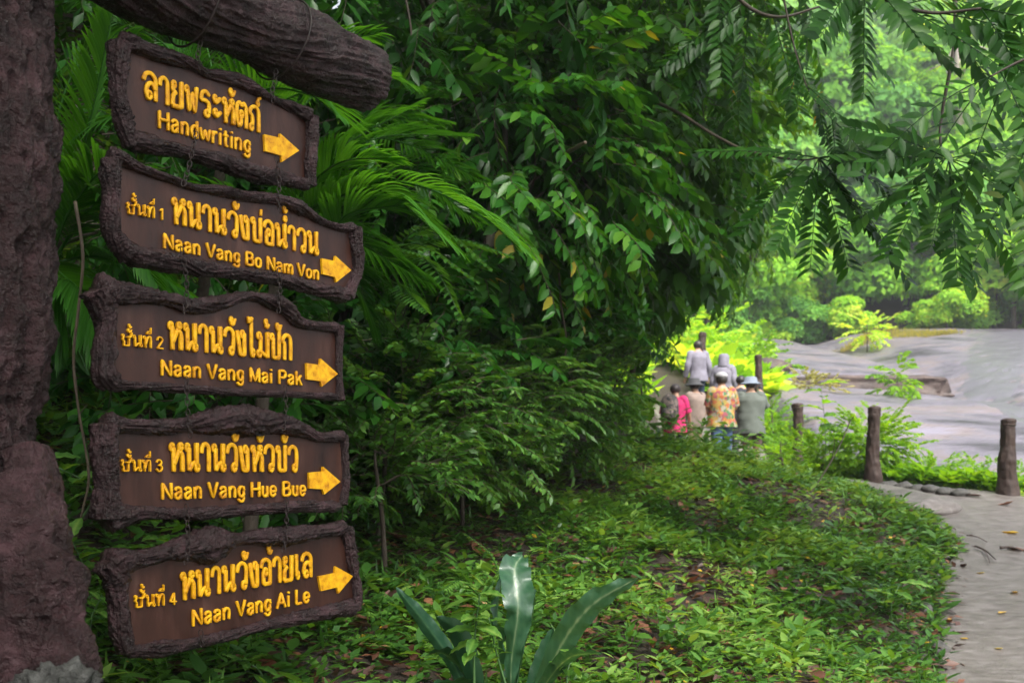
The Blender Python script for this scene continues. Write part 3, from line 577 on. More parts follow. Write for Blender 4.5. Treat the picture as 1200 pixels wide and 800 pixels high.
# ---------------- dark jungle on the bank: shrubs and small trees, one by one ----------------
def jtree(label,cat,px,py,D,rx,rz,n,proto,mat,tint,kind='mid',scale=1.0,ry=None,trunkmat='trunk',rad=.05,nb=5,hang=.3,seed=0,wood=True,foot=None,group=None,inner=.35,name=None,low=False):
    c=P(px,py,D); ry=ry or rx*.8; fx,fy=(foot if foot else (c[0]-.3,c[1]+.6)); b=V(fx,fy,H1(fx,fy))
    t=thing(name or cat.replace(' ','_'),label,cat,b,group); limbs(t,b,c,(rx,ry,rz),nb,seed,rad,M[trunkmat])
    w=MB() if wood else None
    foliage(t,c,(rx,ry,rz),n,proto,M[mat],tint,kind,seed,scale,inner=inner,hang=hang,wood=w,clear=0 if low==2 else (2 if low else 1) if px<830 else 0,clip=lambda p:p[:,2]>H(p[:,0],p[:,1])-.05)
    if w and w.n: w.build('twigs',M['twig'],t)
    return t
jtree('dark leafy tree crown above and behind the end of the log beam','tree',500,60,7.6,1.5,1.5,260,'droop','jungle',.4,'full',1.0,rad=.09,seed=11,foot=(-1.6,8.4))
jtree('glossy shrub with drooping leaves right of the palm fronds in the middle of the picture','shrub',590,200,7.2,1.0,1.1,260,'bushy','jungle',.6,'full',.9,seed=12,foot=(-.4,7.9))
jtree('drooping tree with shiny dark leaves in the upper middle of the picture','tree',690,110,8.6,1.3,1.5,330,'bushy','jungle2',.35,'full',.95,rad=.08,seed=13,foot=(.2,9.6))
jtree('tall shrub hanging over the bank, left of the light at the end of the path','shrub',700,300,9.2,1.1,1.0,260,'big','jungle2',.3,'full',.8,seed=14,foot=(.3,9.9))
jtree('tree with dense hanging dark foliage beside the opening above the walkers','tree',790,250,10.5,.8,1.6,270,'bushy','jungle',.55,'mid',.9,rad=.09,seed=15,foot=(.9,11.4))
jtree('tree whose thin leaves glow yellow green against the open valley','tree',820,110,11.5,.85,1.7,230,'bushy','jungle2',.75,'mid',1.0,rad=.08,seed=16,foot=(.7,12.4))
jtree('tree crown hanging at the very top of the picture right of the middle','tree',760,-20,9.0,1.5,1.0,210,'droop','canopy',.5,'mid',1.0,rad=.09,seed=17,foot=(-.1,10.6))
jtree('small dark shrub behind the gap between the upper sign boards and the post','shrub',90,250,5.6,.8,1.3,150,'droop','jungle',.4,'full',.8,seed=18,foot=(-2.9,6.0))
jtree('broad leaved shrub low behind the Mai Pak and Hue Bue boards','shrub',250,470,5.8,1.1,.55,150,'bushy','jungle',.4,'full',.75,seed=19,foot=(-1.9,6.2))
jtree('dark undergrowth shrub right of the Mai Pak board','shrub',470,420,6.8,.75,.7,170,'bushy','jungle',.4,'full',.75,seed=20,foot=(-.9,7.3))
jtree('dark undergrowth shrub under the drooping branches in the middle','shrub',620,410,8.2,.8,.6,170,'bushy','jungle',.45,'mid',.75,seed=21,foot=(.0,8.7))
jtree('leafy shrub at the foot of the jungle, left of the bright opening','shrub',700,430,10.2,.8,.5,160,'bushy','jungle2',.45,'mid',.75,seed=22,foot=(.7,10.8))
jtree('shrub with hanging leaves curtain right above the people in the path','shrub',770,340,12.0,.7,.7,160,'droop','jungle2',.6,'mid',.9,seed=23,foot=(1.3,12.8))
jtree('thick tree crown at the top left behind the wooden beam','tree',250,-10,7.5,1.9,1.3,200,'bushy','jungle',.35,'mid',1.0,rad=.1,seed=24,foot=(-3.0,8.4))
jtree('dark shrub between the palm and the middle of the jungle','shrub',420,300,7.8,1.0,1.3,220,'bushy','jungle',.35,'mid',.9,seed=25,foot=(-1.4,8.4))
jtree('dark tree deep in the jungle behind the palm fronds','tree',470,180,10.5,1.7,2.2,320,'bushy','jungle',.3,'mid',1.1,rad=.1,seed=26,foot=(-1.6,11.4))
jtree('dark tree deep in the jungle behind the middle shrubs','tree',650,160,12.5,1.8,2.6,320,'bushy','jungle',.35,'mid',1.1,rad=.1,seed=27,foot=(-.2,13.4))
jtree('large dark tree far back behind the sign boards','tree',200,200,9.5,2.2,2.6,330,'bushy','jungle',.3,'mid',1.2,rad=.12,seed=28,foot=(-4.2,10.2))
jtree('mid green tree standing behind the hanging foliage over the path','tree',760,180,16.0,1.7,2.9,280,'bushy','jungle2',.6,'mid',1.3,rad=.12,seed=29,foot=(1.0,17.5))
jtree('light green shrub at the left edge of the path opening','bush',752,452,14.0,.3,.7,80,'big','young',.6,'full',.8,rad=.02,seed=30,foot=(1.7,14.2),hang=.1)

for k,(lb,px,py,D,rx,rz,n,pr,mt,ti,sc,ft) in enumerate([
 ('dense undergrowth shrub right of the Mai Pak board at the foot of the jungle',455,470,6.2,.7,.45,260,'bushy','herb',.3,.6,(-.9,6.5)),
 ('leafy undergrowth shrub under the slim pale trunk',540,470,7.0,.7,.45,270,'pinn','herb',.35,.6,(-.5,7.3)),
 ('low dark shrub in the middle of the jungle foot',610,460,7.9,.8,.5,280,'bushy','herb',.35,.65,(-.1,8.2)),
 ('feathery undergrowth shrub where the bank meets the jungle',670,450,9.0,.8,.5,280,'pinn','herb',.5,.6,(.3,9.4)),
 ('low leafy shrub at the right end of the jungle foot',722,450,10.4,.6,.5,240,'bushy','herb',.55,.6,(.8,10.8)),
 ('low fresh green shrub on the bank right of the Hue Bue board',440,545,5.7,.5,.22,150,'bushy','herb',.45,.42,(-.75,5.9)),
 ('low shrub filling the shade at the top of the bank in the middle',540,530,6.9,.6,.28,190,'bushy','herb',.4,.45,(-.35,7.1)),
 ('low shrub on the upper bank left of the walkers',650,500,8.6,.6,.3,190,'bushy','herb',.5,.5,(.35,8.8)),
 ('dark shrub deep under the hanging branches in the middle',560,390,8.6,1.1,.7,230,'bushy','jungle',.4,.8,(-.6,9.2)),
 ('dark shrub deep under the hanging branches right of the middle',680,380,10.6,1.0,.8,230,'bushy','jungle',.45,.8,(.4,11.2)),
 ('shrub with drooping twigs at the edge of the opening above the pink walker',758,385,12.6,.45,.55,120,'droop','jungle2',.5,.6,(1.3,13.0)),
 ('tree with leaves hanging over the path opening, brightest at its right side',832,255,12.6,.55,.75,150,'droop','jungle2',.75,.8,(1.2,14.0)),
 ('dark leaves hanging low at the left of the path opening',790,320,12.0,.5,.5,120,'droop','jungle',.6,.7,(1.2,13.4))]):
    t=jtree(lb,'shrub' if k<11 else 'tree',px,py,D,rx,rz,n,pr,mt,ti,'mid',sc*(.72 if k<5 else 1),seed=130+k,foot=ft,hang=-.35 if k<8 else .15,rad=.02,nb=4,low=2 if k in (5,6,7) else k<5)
# tall crowns over the clearing; the overhead ones are added for shade, mostly out of view
def canopy(label,c,r,n,foot,seed,rad=.16,tint=.45,sc=2.0):
    b=V(foot[0],foot[1],H1(*foot)); t=thing('canopy_tree',label,'tree',b,'tall trees shading the clearing'); limbs(t,b,c,r,9,seed,rad,M['trunk'],crook=.05)
    foliage(t,c,r,n,'bushy',M['canopy'],tint,'low',seed,sc,inner=.1,lump=.4,hang=.1)
canopy('unseen tall tree added to shade the log beam and signs from above',V(-2.4,4.5,7.4),(3.2,3.4,1.7),170,(-4.6,5.5),41)  # out-of-view crown, added to darken the signs below it
canopy('tall tree added to shade the middle of the bank from above',V(1.6,8.5,8.3),(3.6,3.4,1.6),120,(-.9,10.2),42)  # crown added overhead to cut the light on the bank
canopy('tall forest tree rooted high on the left slope behind the palms',V(-5.5,9.5,9.0),(3.2,3.6,2.4),400,(-6.0,10.5),44)
canopy('tall forest tree rising behind the dark jungle in the middle',V(-1.5,14,10.5),(3.6,3.2,2.8),650,(-2.0,15),45)
canopy('unseen tall tree added behind the camera to shade the signs',V(1.2,-2.6,8.6),(3.8,3.6,1.4),200,(-2.6,-2.6),43)  # unseen shade tree, placed in the sun's way to the signs
canopy('unseen tall tree added to shade the bank and near path from above',V(6.0,4.2,9.4),(3.6,3.8,1.4),200,(8.6,4.8),47)  # added sun blocker above the frame, for the bank and path
canopy('tall forest tree on the left slope behind the sign post',V(-6.5,3,7.5),(3,3.4,3.4),300,(-7.0,3.5),46)

# pale slim trunk and broken branch in the jungle
t=thing('slim_tree','slim pale trunk standing in the dark shrubs in the middle','tree',P(548,430,7.0))
p=bez([P(546,440,7.0),P(545,380,7.0),P(556,320,7.05),P(572,290,7.1),P(580,200,7.2)],60); obj('trunk',*tube(p,np.linspace(.05,.028,60)*(1+.25*(fbm(p*14,3,1)-.5)),12,disp=lambda v,pa,a:(v-pa[:,None])*(.5*(fbm(v*30,3,4)-.5))[...,None]),M['pale'],t)
mb=MB(); g=np.random.default_rng(5); q=p[g.integers(20,59,26)]; sprays(mb,q,g.random(26)*6.28,g.normal(-.2,.3,26),.7+.4*g.random(26),PR['bushy'],g.random(26)*.6,'full',g); mb.build('foliage',M['jungle'],t)
def branch(label,pts,r0,r1,mat,grp=None,name='dead_branch'):
    q=bez([P(*a) for a in pts],40); o=obj(name,*tube(q,np.linspace(r0,r1,40),8,disp=lambda v,pa,a:(v-pa[:,None])*(.7*(fbm(v*18,3,4)-.5))[...,None]),M[mat],base=q[0]); tag(o,label,'branch' if 'vine' not in label else 'vine',grp); return o
branch('pale broken branch stub poking out of the dark leaves in the middle',[(655,184,6.9),(668,177,6.6),(686,167,6.3)],.016,.012,'vine')
branch('tan vine hanging between the sign post and the boards',[(88,236,3.5),(97,300,3.5),(92,360,3.5),(86,420,3.5),(92,480,3.5),(98,515,3.5),(104,560,3.5),(96,600,3.5),(90,628,3.5)],.006,.004,'vine',name='hanging_vine')
for i,(lb,pts) in enumerate([('thin dark vine hanging in the top right of the jungle',[(800,-10,9),(812,50,9),(822,110,9),(828,180,9)]),('thin dark vine hanging left of the first one over the jungle',[(775,60,8.6),(783,120,8.6),(779,180,8.6),(786,240,8.6)]),
   ('dry reddish vine hanging over the middle undergrowth',[(655,320,7.4),(658,360,7.3),(664,400,7.3),(660,425,7.3)]),('thin vine hanging at the top left of the middle jungle',[(475,-5,6.5),(482,40,6.5),(478,70,6.5)])]):
    branch(lb,pts,.008,.004,'vine' if 'dry' in lb else 'twig',name='hanging_vine')

# ---------------- palms ----------------
def frond(parent,pts,nl,ll,wl,seed,droop=.6,mat='palm',tint=.5):
    g=np.random.default_rng(seed); q=bez([P(*a) for a in pts],nl+6); mb=MB(); mb.add(*tube(q,np.linspace(.009,.002,len(q)),6),tint=.35)
    t,x,y=frames(q); y=np.where(y[:,2:]<0,-y,y)
    T=np.linspace(0,1,nl); i=np.minimum((T*(len(q)-7)).astype(int)+6,len(q)-1)
    prof=np.sin(PI*np.clip(T*.80+.16,0,1))**.6
    for s in (-1,1):
        ang=.95-.55*T; L=ll*prof*(.9+.2*g.random(nl)); d=nrm(t[i]*np.cos(ang)[:,None]+s*x[i]*np.sin(ang)[:,None]+y[i]*.25)
        n=7; k=np.linspace(0,1,n); dn=np.array([0,0,-1.]); dr=droop*(.7+.6*g.random(nl))
        P_=q[i][:,None]+d[:,None]*(L[:,None]*k)[...,None]+dn*(dr[:,None]*L[:,None]*k**2*.55)[...,None]
        w=wl*np.sin(PI*np.clip(k*.86+.12,0,1))**.7; w[-1]=.0005
        tn=np.gradient(P_,axis=1); side=nrm(np.cross(tn,np.array([0,0,1.])+.001)); fold=.35*w
        A=P_+side*(w/2)[None,:,None]+[0,0,1]*fold[None,:,None]; B=P_-side*(w/2)[None,:,None]+[0,0,1]*fold[None,:,None]
        vv=np.stack([A,P_,B],2).reshape(-1,3); f=[]
        for a in range(n-1):
            b0=a*3; f+= [[b0,b0+1,b0+4,b0+3],[b0+1,b0+2,b0+5,b0+4]]
        f=np.array(f); ff=(f[None]+(np.arange(nl)*n*3)[:,None,None]).reshape(-1,4)
        mb.add(vv,ff,tint=np.repeat(np.clip(tint+g.normal(0,.12,nl),0,1),n*3))
    return mb.build('frond',M[mat],parent)
def palm(label,base,fr,ll,wl,seed,mat='palm'):
    b=np.array(base); t=thing('palm',label,'palm',b)
    for k,(pts,tint) in enumerate(fr): frond(t,pts,44,ll,wl,seed+k,tint=tint+.05,droop=.75 if k%2 else .5,mat=mat)
    c=np.mean([P(*f[0][0]) for f in fr],axis=0); obj('trunk',*tube(bez([b-[0,0,.1],(b+c)/2,c],16),np.linspace(.04,.025,16),10),M['trunk'],t)
palm('feathery green palm with fronds arching out right behind the two upper boards',V(-1.35,5.0,H1(-1.35,5.0)),
 [([(330,260,4.7),(400,222,4.6),(480,215,4.5),(560,250,4.4),(610,292,4.3)],.75),([(330,255,4.7),(370,200,4.75),(420,160,4.8),(490,124,4.9)],.55),
  ([(335,260,4.8),(390,190,5.0),(450,160,5.2),(545,160,5.4)],.4),([(330,270,4.6),(380,262,4.7),(430,290,4.9),(500,330,5.1)],.25),
  ([(330,270,4.6),(375,280,4.5),(410,250,4.4),(470,240,4.35)],.6),([(325,260,4.8),(340,190,4.9),(330,120,5.0),(300,60,5.1)],.3),
  ([(330,260,4.9),(420,170,5.4),(480,170,5.8),(565,212,6.2)],.2),([(320,265,4.6),(260,230,4.5),(200,240,4.4),(150,290,4.3)],.45),([(330,265,4.6),(385,235,4.5),(450,225,4.4),(530,290,4.3)],.65),([(330,262,4.9),(400,180,5.1),(440,140,5.3),(520,145,5.5)],.5),([(335,270,5.0),(400,240,5.2),(470,200,5.5),(560,260,5.9)],.3),([(330,275,4.9),(380,300,5.0),(410,320,5.1),(440,380,5.2)],.3),([(330,262,4.7),(360,220,4.6),(400,190,4.5),(455,185,4.4)],.8)],.30,.015,60)
palm('feathery palm behind the top board with thin fronds up to the beam',V(-1.9,5.6,H1(-1.9,5.6)),
 [([(260,180,4.6),(280,110,4.5),(330,60,4.4),(440,40,4.3)],.6),([(250,180,4.6),(230,110,4.5),(190,50,4.5),(120,20,4.5)],.5),([(250,180,4.6),(310,130,4.7),(380,100,4.7),(455,90,4.7)],.75),([(300,190,5.2),(370,110,5.3),(420,80,5.3),(480,100,5.3)],.55),([(250,180,4.5),(300,110,4.4),(360,110,4.3),(400,140,4.2)],.6),
  ([(250,190,4.6),(200,150,4.5),(140,140,4.3),(80,170,4.2)],.45),([(260,180,4.8),(250,90,5.0),(230,30,5.1),(170,-40,5.2)],.3)],.28,.014,80)
palm('bright green palm just right of the sign post behind the left ends of the boards',V(-2.4,4.6,H1(-2.4,4.6)),
 [([(60,300,4.2),(85,220,4.2),(110,120,4.1),(130,20,4.0)],.8),([(60,300,4.2),(80,250,4.1),(120,200,4.0),(150,210,3.9)],.6),([(50,300,4.3),(70,320,4.1),(100,350,4.0),(125,420,3.9)],.5),([(55,300,4.3),(60,180,4.4),(90,80,4.4),(160,40,4.4)],.55),
  ([(60,310,4.3),(100,250,4.2),(130,240,4.1),(180,330,4.0)],.4),([(60,310,4.3),(110,300,4.3),(170,320,4.3),(240,360,4.2)],.45),([(40,310,4.3),(60,330,4.2),(72,350,4.2),(78,400,4.2)],.35)],.30,.017,100)
def plume(label,base,fr,proto='fine',mat='jungle2',sc=.8,tint=.5,kind='mid'):
    """feathery plant whose fronds carry rows of small leaflets"""
    b=np.array(base); t=thing('fern',label,'fern',b); g=np.random.default_rng(int(abs(b[0]*100))+3)
    for pts in fr:
        q=bez([P(*a) for a in pts],18); mb=MB(); mb.add(*tube(q,np.linspace(.005,.002,18),5),tint=.2)
        tt=np.linspace(.15,1,44); i=(tt*17).astype(int); tg=nrm(np.gradient(q,axis=0))[i]; side=nrm(np.cross(tg,[0,0,1]))*np.where(np.arange(44)%2,1,-1)[:,None]
        p=np.stack([np.interp(tt*17,np.arange(18),q[:,j]) for j in range(3)],-1)
        leaves(mb,p,nrm(side+tg*.5+[0,0,-.25]),np.tile([0,0,1.],(44,1))+g.normal(0,.15,(44,3)),sc*.11*np.sin(PI*np.clip(tt*.75+.15,0,1)),sc*.024,np.clip(tint+g.normal(0,.1,44),0,1),kind)
        mb.build('frond',M[mat],t)
plume('feathery mimosa-like plant with fine leaflets right of the Bo Nam Von board',P(440,400,6.0),[([(450,330,6.0),(480,300,5.8),(510,315,5.6),(540,372,5.5)]),([(440,320,6.0),(470,290,5.8),(500,290,5.6),(560,330,5.5)]),([(450,320,6.0),(480,275,5.9),(520,270,5.8),(575,315,5.7)]),([(440,330,6.0),(440,300,5.8),(460,290,5.6),(500,300,5.5)]),([(445,330,6.0),(460,330,5.8),(480,345,5.6),(500,365,5.5)]),([(450,310,6.1),(500,285,6.0),(540,280,5.9),(600,300,5.8)])],sc=1.3,tint=.5)
plume('dark fern with hanging fronds left of the slim pale trunk',P(400,470,6.1),[([(430,430,6.2),(450,390,6.0),(475,385,5.9),(500,410,5.8)]),([(430,430,6.2),(430,400,6.1),(445,380,6.0),(450,450,5.8)]),([(430,440,6.2),(460,420,6.1),(500,430,6.0),(530,460,5.9)])],sc=1.5,tint=.35,mat='jungle')

# ---------------- hanging compound-leaf branches, upper right ----------------
def compound(parent,p0,dr,L,n,ll,wl,seed,mat='canopy',tint=.4,droop=.5):
    g=np.random.default_rng(seed); dr=nrm(np.array(dr,float)); k=np.linspace(0,1,12)[:,None]
    q=p0+dr*L*k+np.array([0,0,-1])*L*droop*k**2+g.normal(0,.01,3)*k; mb=MB(); mb.add(*tube(q,np.linspace(.0045,.0018,12),5),tint=.1)
    tt=np.linspace(.14,1,n); p=np.stack([np.interp(tt*11,np.arange(12),q[:,j]) for j in range(3)],-1); tg=nrm(np.gradient(q,axis=0))[(tt*11).astype(int)]
    UPV=nrm(np.array([.1,-.8,.65])+g.normal(0,.25,3)); s0=nrm(np.cross(tg,UPV))
    for s in (-1,1):
        d=nrm(s0*s*.85+tg*.55+g.normal(0,.07,(n,3))+[0,0,-.12]); leaves(mb,p,d,np.tile(UPV,(n,1))+g.normal(0,.15,(n,3)),ll*(1-.3*np.abs(tt-.55))*(.85+.3*g.random(n)),wl*(.85+.3*g.random(n)),np.clip(tint+g.normal(0,.13,n),0,.93),'full')
    return mb.build('compound_leaf',M[mat],parent)
def hanger(label,pts,r0,tips,seed,L=.75,ll=.15,wl=.056,tint=.42,mat='canopy',n=10):
    q=bez([P(*a) for a in pts],40); t=thing('hanging_branch',label,'branch',q[0]); g=np.random.default_rng(seed)
    mb=MB(); mb.add(*tube(q,np.linspace(r0,r0*.35,40),8))
    mb.build('stem',M['twig'],t)
    for j,(s,ang,up,l) in enumerate(tips):   # s along stem, heading angle in picture plane (deg, 0=right, 90=up)
        p0=q[int(s*39)]; a=R(ang); compound(t,p0,[math.cos(a),g.uniform(-.5,.35),math.sin(a)],L*l,n,ll,wl,seed*50+j,mat,tint+g.uniform(-.12,.2),droop=up)
    return t
hanger('hanging branch with a tuft of drooping compound leaves in the middle of the right side',[(770,120,7.4),(800,135,7.2),(840,160,7),(880,178,6.8),(935,187,6.7),(960,185,6.7)],.014,
 [(1,172,.12,1.2),(1,-120,.1,1.1),(1,-98,.06,1.15),(1,-70,.06,1.1),(1,-52,.08,1.45),(1,-45,.12,1.2),(1,-62,.06,.8),(1,-25,.15,.9),(1,8,.12,1.1),(1,-2,.2,.8),(.85,-135,.2,.8)],1,L=.66,tint=.35,n=15)
hanger('drooping compound leaves at the right edge on a long dark stem',[(1118,-30,6.6),(1120,30,6.5),(1116,70,6.4),(1108,110,6.4),(1102,150,6.4),(1104,176,6.3),(1112,186,6.3)],.016,
 [(1,-92,.05,1.2),(1,-72,.06,1.2),(1,-55,.08,1.3),(1,-38,.1,1.3),(1,-18,.12,1.2),(1,12,.12,1.1),(1,158,.15,1.1),(1,178,.12,1.1),(.98,-150,.1,1.0),(.97,-125,.08,1.1),(1,-106,.05,.9)],2,L=.66,tint=.5,n=15)
hanger('leafy branch hanging down at the top right above the pale far trunk',[(1000,-60,6),(1010,-20,6),(1040,0,6),(1090,15,5.9),(1150,10,5.8)],.02,
 [(.2,-125,.1,1.0),(.3,-85,.1,1.0),(.6,-40,.1,1.2),(.8,-55,.12,1.1),(.9,-30,.12,1.2),(1,-15,.12,1.2),(1,-60,.1,1.1),(.6,20,.3,1),(.8,-15,.15,1.2),(.35,-35,.1,1.2),(.15,-60,.1,1.1)],3,L=.56,tint=.4,n=14)
hanger('leafy branch entering the top of the picture left of the bright valley',[(820,-60,7),(850,-20,7),(880,10,6.9),(915,20,6.8),(960,8,6.8)],.02,
 [(.4,-130,.1,1),(.5,-95,.1,1.1),(.7,-75,.1,1.0),(1,-35,.12,1.1),(.3,-110,.1,1.2),(.45,-150,.12,1.1),(.2,-90,.1,1.2),(.55,-160,.15,1.0)],4,L=.6,tint=.42,n=14)
hanger('thin drooping branch with a chain of small leaves reaching down the bright gap',[(915,-20,6.6),(925,30,6.6),(935,70,6.6),(950,110,6.6),(975,140,6.6)],.008,
 [(.4,-60,.3,.5),(.55,-110,.2,.4),(.7,-50,.2,.5),(.85,-80,.2,.4),(1,-50,.2,.5),(1,-85,.2,.4)],5,L=.55,ll=.09,wl=.035,tint=.4)
hanger('branch with long leaves entering from the right edge at the top',[(1290,60,5.6),(1240,60,5.6),(1200,70,5.6),(1160,90,5.6)],.014,
 [(.4,-110,.2,1),(.6,-90,.2,1),(.8,-110,.25,1.1),(1,-130,.25,1.1),(1,-160,.4,1.2),(.9,-80,.2,1),],6,L=.6,tint=.5)
hanger('branch with compound leaves entering from the right edge half way down',[(1290,150,6.1),(1250,170,6.1),(1210,190,6.1)],.012,
 [(.6,-110,.25,1.1),(.8,-130,.3,1.2),(1,-100,.2,1.1),(1,-140,.3,1.2),],7,L=.6,tint=.55)

# ---------------- ground cover on the bank (stuff) ----------------
def scatter(n,x0,x1,y0,y1,g,dens=None):
    x=g.uniform(x0,x1,n); y=y0+(y1-y0)*g.random(n)**1.25
    if dens is not None: m=g.random(n)<dens(x,y); x,y=x[m],y[m]
    return x,y
def herbs(name,x,y,g,size,nl,mat,kind='mid',tint=.45,hgt=.06,rise=.5,wr=.5):
    k=len(x); z=H(x,y); n=nl; az=(g.random((k,1))*6.28+np.arange(n)[None]*2.4); s=(size*(.6+.8*g.random((k,1))))*(.7+.5*g.random((k,n)))
    base=np.stack([x,y,z],-1)[:,None]; hh=hgt*(.4+1.2*g.random((k,1)))*(.3+.7*np.arange(n)[None]/n)
    el=rise*(.3+1.1*g.random((k,n)))-.25; d=np.stack([np.cos(az)*np.cos(el),np.sin(az)*np.cos(el),np.sin(el)],-1)
    pos=base+np.stack([np.cos(az)*s*.18,np.sin(az)*s*.18,hh],-1); up=np.broadcast_to([0,0,1.],d.shape)+g.normal(0,.25,d.shape)
    patch=fbm(np.stack([x*1.3,y*1.3,x*0],-1),3,6); tn=np.clip(tint+1.3*(patch-.5)[:,None]+g.normal(0,.14,(k,1))+g.normal(0,.13,(k,n)),0,1)
    mb=MB(); leaves(mb,pos.reshape(-1,3),d.reshape(-1,3),up.reshape(-1,3),s.ravel(),(s*wr*(.8+.4*g.random(s.shape))).ravel(),tn.ravel(),kind)
    return tag(mb.build(name,M[mat]),kind='stuff')
g=np.random.default_rng(101)
def bankd(x,y):
    pt=fbm(np.stack([x*1.7,y*1.7,x*0],-1),3,16); return (x<xe(y)+.02)*(xe(y)-x<6.5)*np.clip(.22+3.2*(pt-.37),.10,1)
def near(x,y): return np.abs(x)/np.maximum(y,.1)<.75
dd=lambda a:(lambda x,y:a*bankd(x,y)*near(x,y))
x,y=scatter(27000,-4.5,4.6,2.2,9.5,g,dd(1)); herbs('ground_cover',x,y,g,.06,6,'herb','mid',.48,.06,.6,.55)
x,y=scatter(26000,-4.5,4.6,8,19,g,dd(1)); herbs('ground_cover',x,y,g,.075,6,'herb','low',.5,.08)
x,y=scatter(6500,-4,4.6,2.4,13,g,dd(.9)); herbs('leafy_seedlings',x,y,g,.10,6,'herb','full',.55,.11,.7,.42)
x,y=scatter(2500,-4,4.6,2.4,14,g,dd(.9)); herbs('grass_tufts',x,y,g,.12,5,'herb','mid',.5,.01,1.5,.12)
x,y=scatter(4200,-5,3.0,4,17,g,lambda x,y:near(x,y)*(xe(y)-x>1.0+2.6*(y<12))); herbs('undergrowth',x,y,g,.13,10,'herb','mid',.35,.35,.6,.42)
x,y=scatter(1400,.5,3.6,12,20,g,lambda x,y:1.*(x<xe(y)-.1)); herbs('undergrowth',x,y,g,.12,9,'herb','mid',.65,.13,.6,.45)
# leaf litter
def litter(name,n,x0,x1,y0,y1,mat,size,dens,tint=.4,seed=1):
    g=np.random.default_rng(seed); x,y=scatter(n,x0,x1,y0,y1,g,dens); k=len(x); a=g.random(k)*6.28; el=g.normal(0,.25,k)
    d=np.stack([np.cos(a)*np.cos(el),np.sin(a)*np.cos(el),np.sin(el)],-1); p=np.stack([x,y,H(x,y)+.012+.05*g.random(k)**2],-1); s=size*(.5+.9*g.random(k))
    mb=MB(); leaves(mb,p,d,np.tile([0,0,1.],(k,1))+g.normal(0,.35,(k,3)),s,s*.5,np.clip(tint+g.normal(0,.25,k),0,1),'mid'); return tag(mb.build(name,M[mat]),kind='stuff')
litter('leaf_litter',30000,-4.5,4.6,2.4,15,'dead',.09,lambda x,y:(x<xe(y)+.15)*near(x,y)*1.,.35,5)
litter('yellowed_leaf_litter',900,-4,5,3,14,'yleaf',.075,lambda x,y:(x<xe(y)+.05)*near(x,y)*1.,.4,6)
# verge right of the path
x,y=scatter(9000,4.6,12,12.6,17.5,g,lambda x,y:(x>xr(y)+.1)*(y<16.2+.0*x)*1.); herbs('verge_plants',x,y,g,.16,7,'young','mid',.45,.18,.7,.5)
x,y=scatter(2500,4.6,9,10.5,14,g,lambda x,y:(x>xr(y)+.02)*1.); herbs('verge_herbs',x,y,g,.09,6,'herb','mid',.7,.06,.6,.5)
x,y=scatter(1500,4.4,6.5,16,26,g,lambda x,y:(x>xr(y)+.1)*(x<bx(y)+.2)*1.); herbs('path_side_plants',x,y,g,.2,8,'young','low',.4,.2,.7,.5)
x,y=scatter(9000,-2,12,24,48,g,lambda x,y:(x<bx(y)+.3)*1.*(np.abs(x-xr(y)+1)>1)); herbs('forest_floor_plants',x,y,g,.5,8,'far','low',.6,.5,.7,.6)
# ---------------- far trees on the hillside ----------------
def copy_tree(o,label=None,group=None,cat=None):
    c=o.copy(); COL.objects.link(c)
    for ch in o.children:
        d=ch.copy(); COL.objects.link(d); d.parent=c
    if label: c['label']=label
    if group: c['group']=group
    return c
FT=[]
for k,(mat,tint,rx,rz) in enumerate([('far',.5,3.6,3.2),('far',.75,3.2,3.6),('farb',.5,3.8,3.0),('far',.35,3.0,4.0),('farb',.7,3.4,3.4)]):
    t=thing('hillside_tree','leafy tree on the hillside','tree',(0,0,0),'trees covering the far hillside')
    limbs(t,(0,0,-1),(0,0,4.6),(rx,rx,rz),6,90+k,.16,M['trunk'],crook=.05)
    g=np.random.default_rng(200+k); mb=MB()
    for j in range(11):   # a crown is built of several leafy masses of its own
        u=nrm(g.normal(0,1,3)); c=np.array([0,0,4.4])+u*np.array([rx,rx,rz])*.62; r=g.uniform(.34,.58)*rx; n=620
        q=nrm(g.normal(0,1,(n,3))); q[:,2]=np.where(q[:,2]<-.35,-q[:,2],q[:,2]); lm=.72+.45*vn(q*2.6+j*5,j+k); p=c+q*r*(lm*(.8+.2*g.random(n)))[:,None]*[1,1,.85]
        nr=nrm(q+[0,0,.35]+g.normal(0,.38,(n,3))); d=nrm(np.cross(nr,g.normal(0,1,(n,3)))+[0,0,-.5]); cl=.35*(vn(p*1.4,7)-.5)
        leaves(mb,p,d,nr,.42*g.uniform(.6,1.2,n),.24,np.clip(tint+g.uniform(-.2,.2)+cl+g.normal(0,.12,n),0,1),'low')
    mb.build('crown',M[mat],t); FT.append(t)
HL=['broad mid green tree on the hillside beyond the rock slope','tall yellow green tree on the hillside beyond the rock slope','wide bluish green tree on the hillside beyond the rock slope','narrow deep green tree on the hillside beyond the rock slope','rounded light bluish green tree on the hillside beyond the rock slope']; used=set(); g=np.random.default_rng(77)
front=['bright round tree overhanging the upper edge of the rock at the right border','dense green tree at the rock edge with a dark gap under it','tall tree behind the rock edge, left of the dark hollow','rounded bush-like tree at the head of the rock slope','green tree where the rock slope meets the forest, left side','pale green tree left of the rock slope behind the path','hazy green tree left of the rock, deepest in the gap under the branches']
ftx=[(1190,330,49),(1095,325,51),(1010,320,52),(945,325,53),(880,345,50),(830,350,46),(780,360,44),(1260,330,48)]
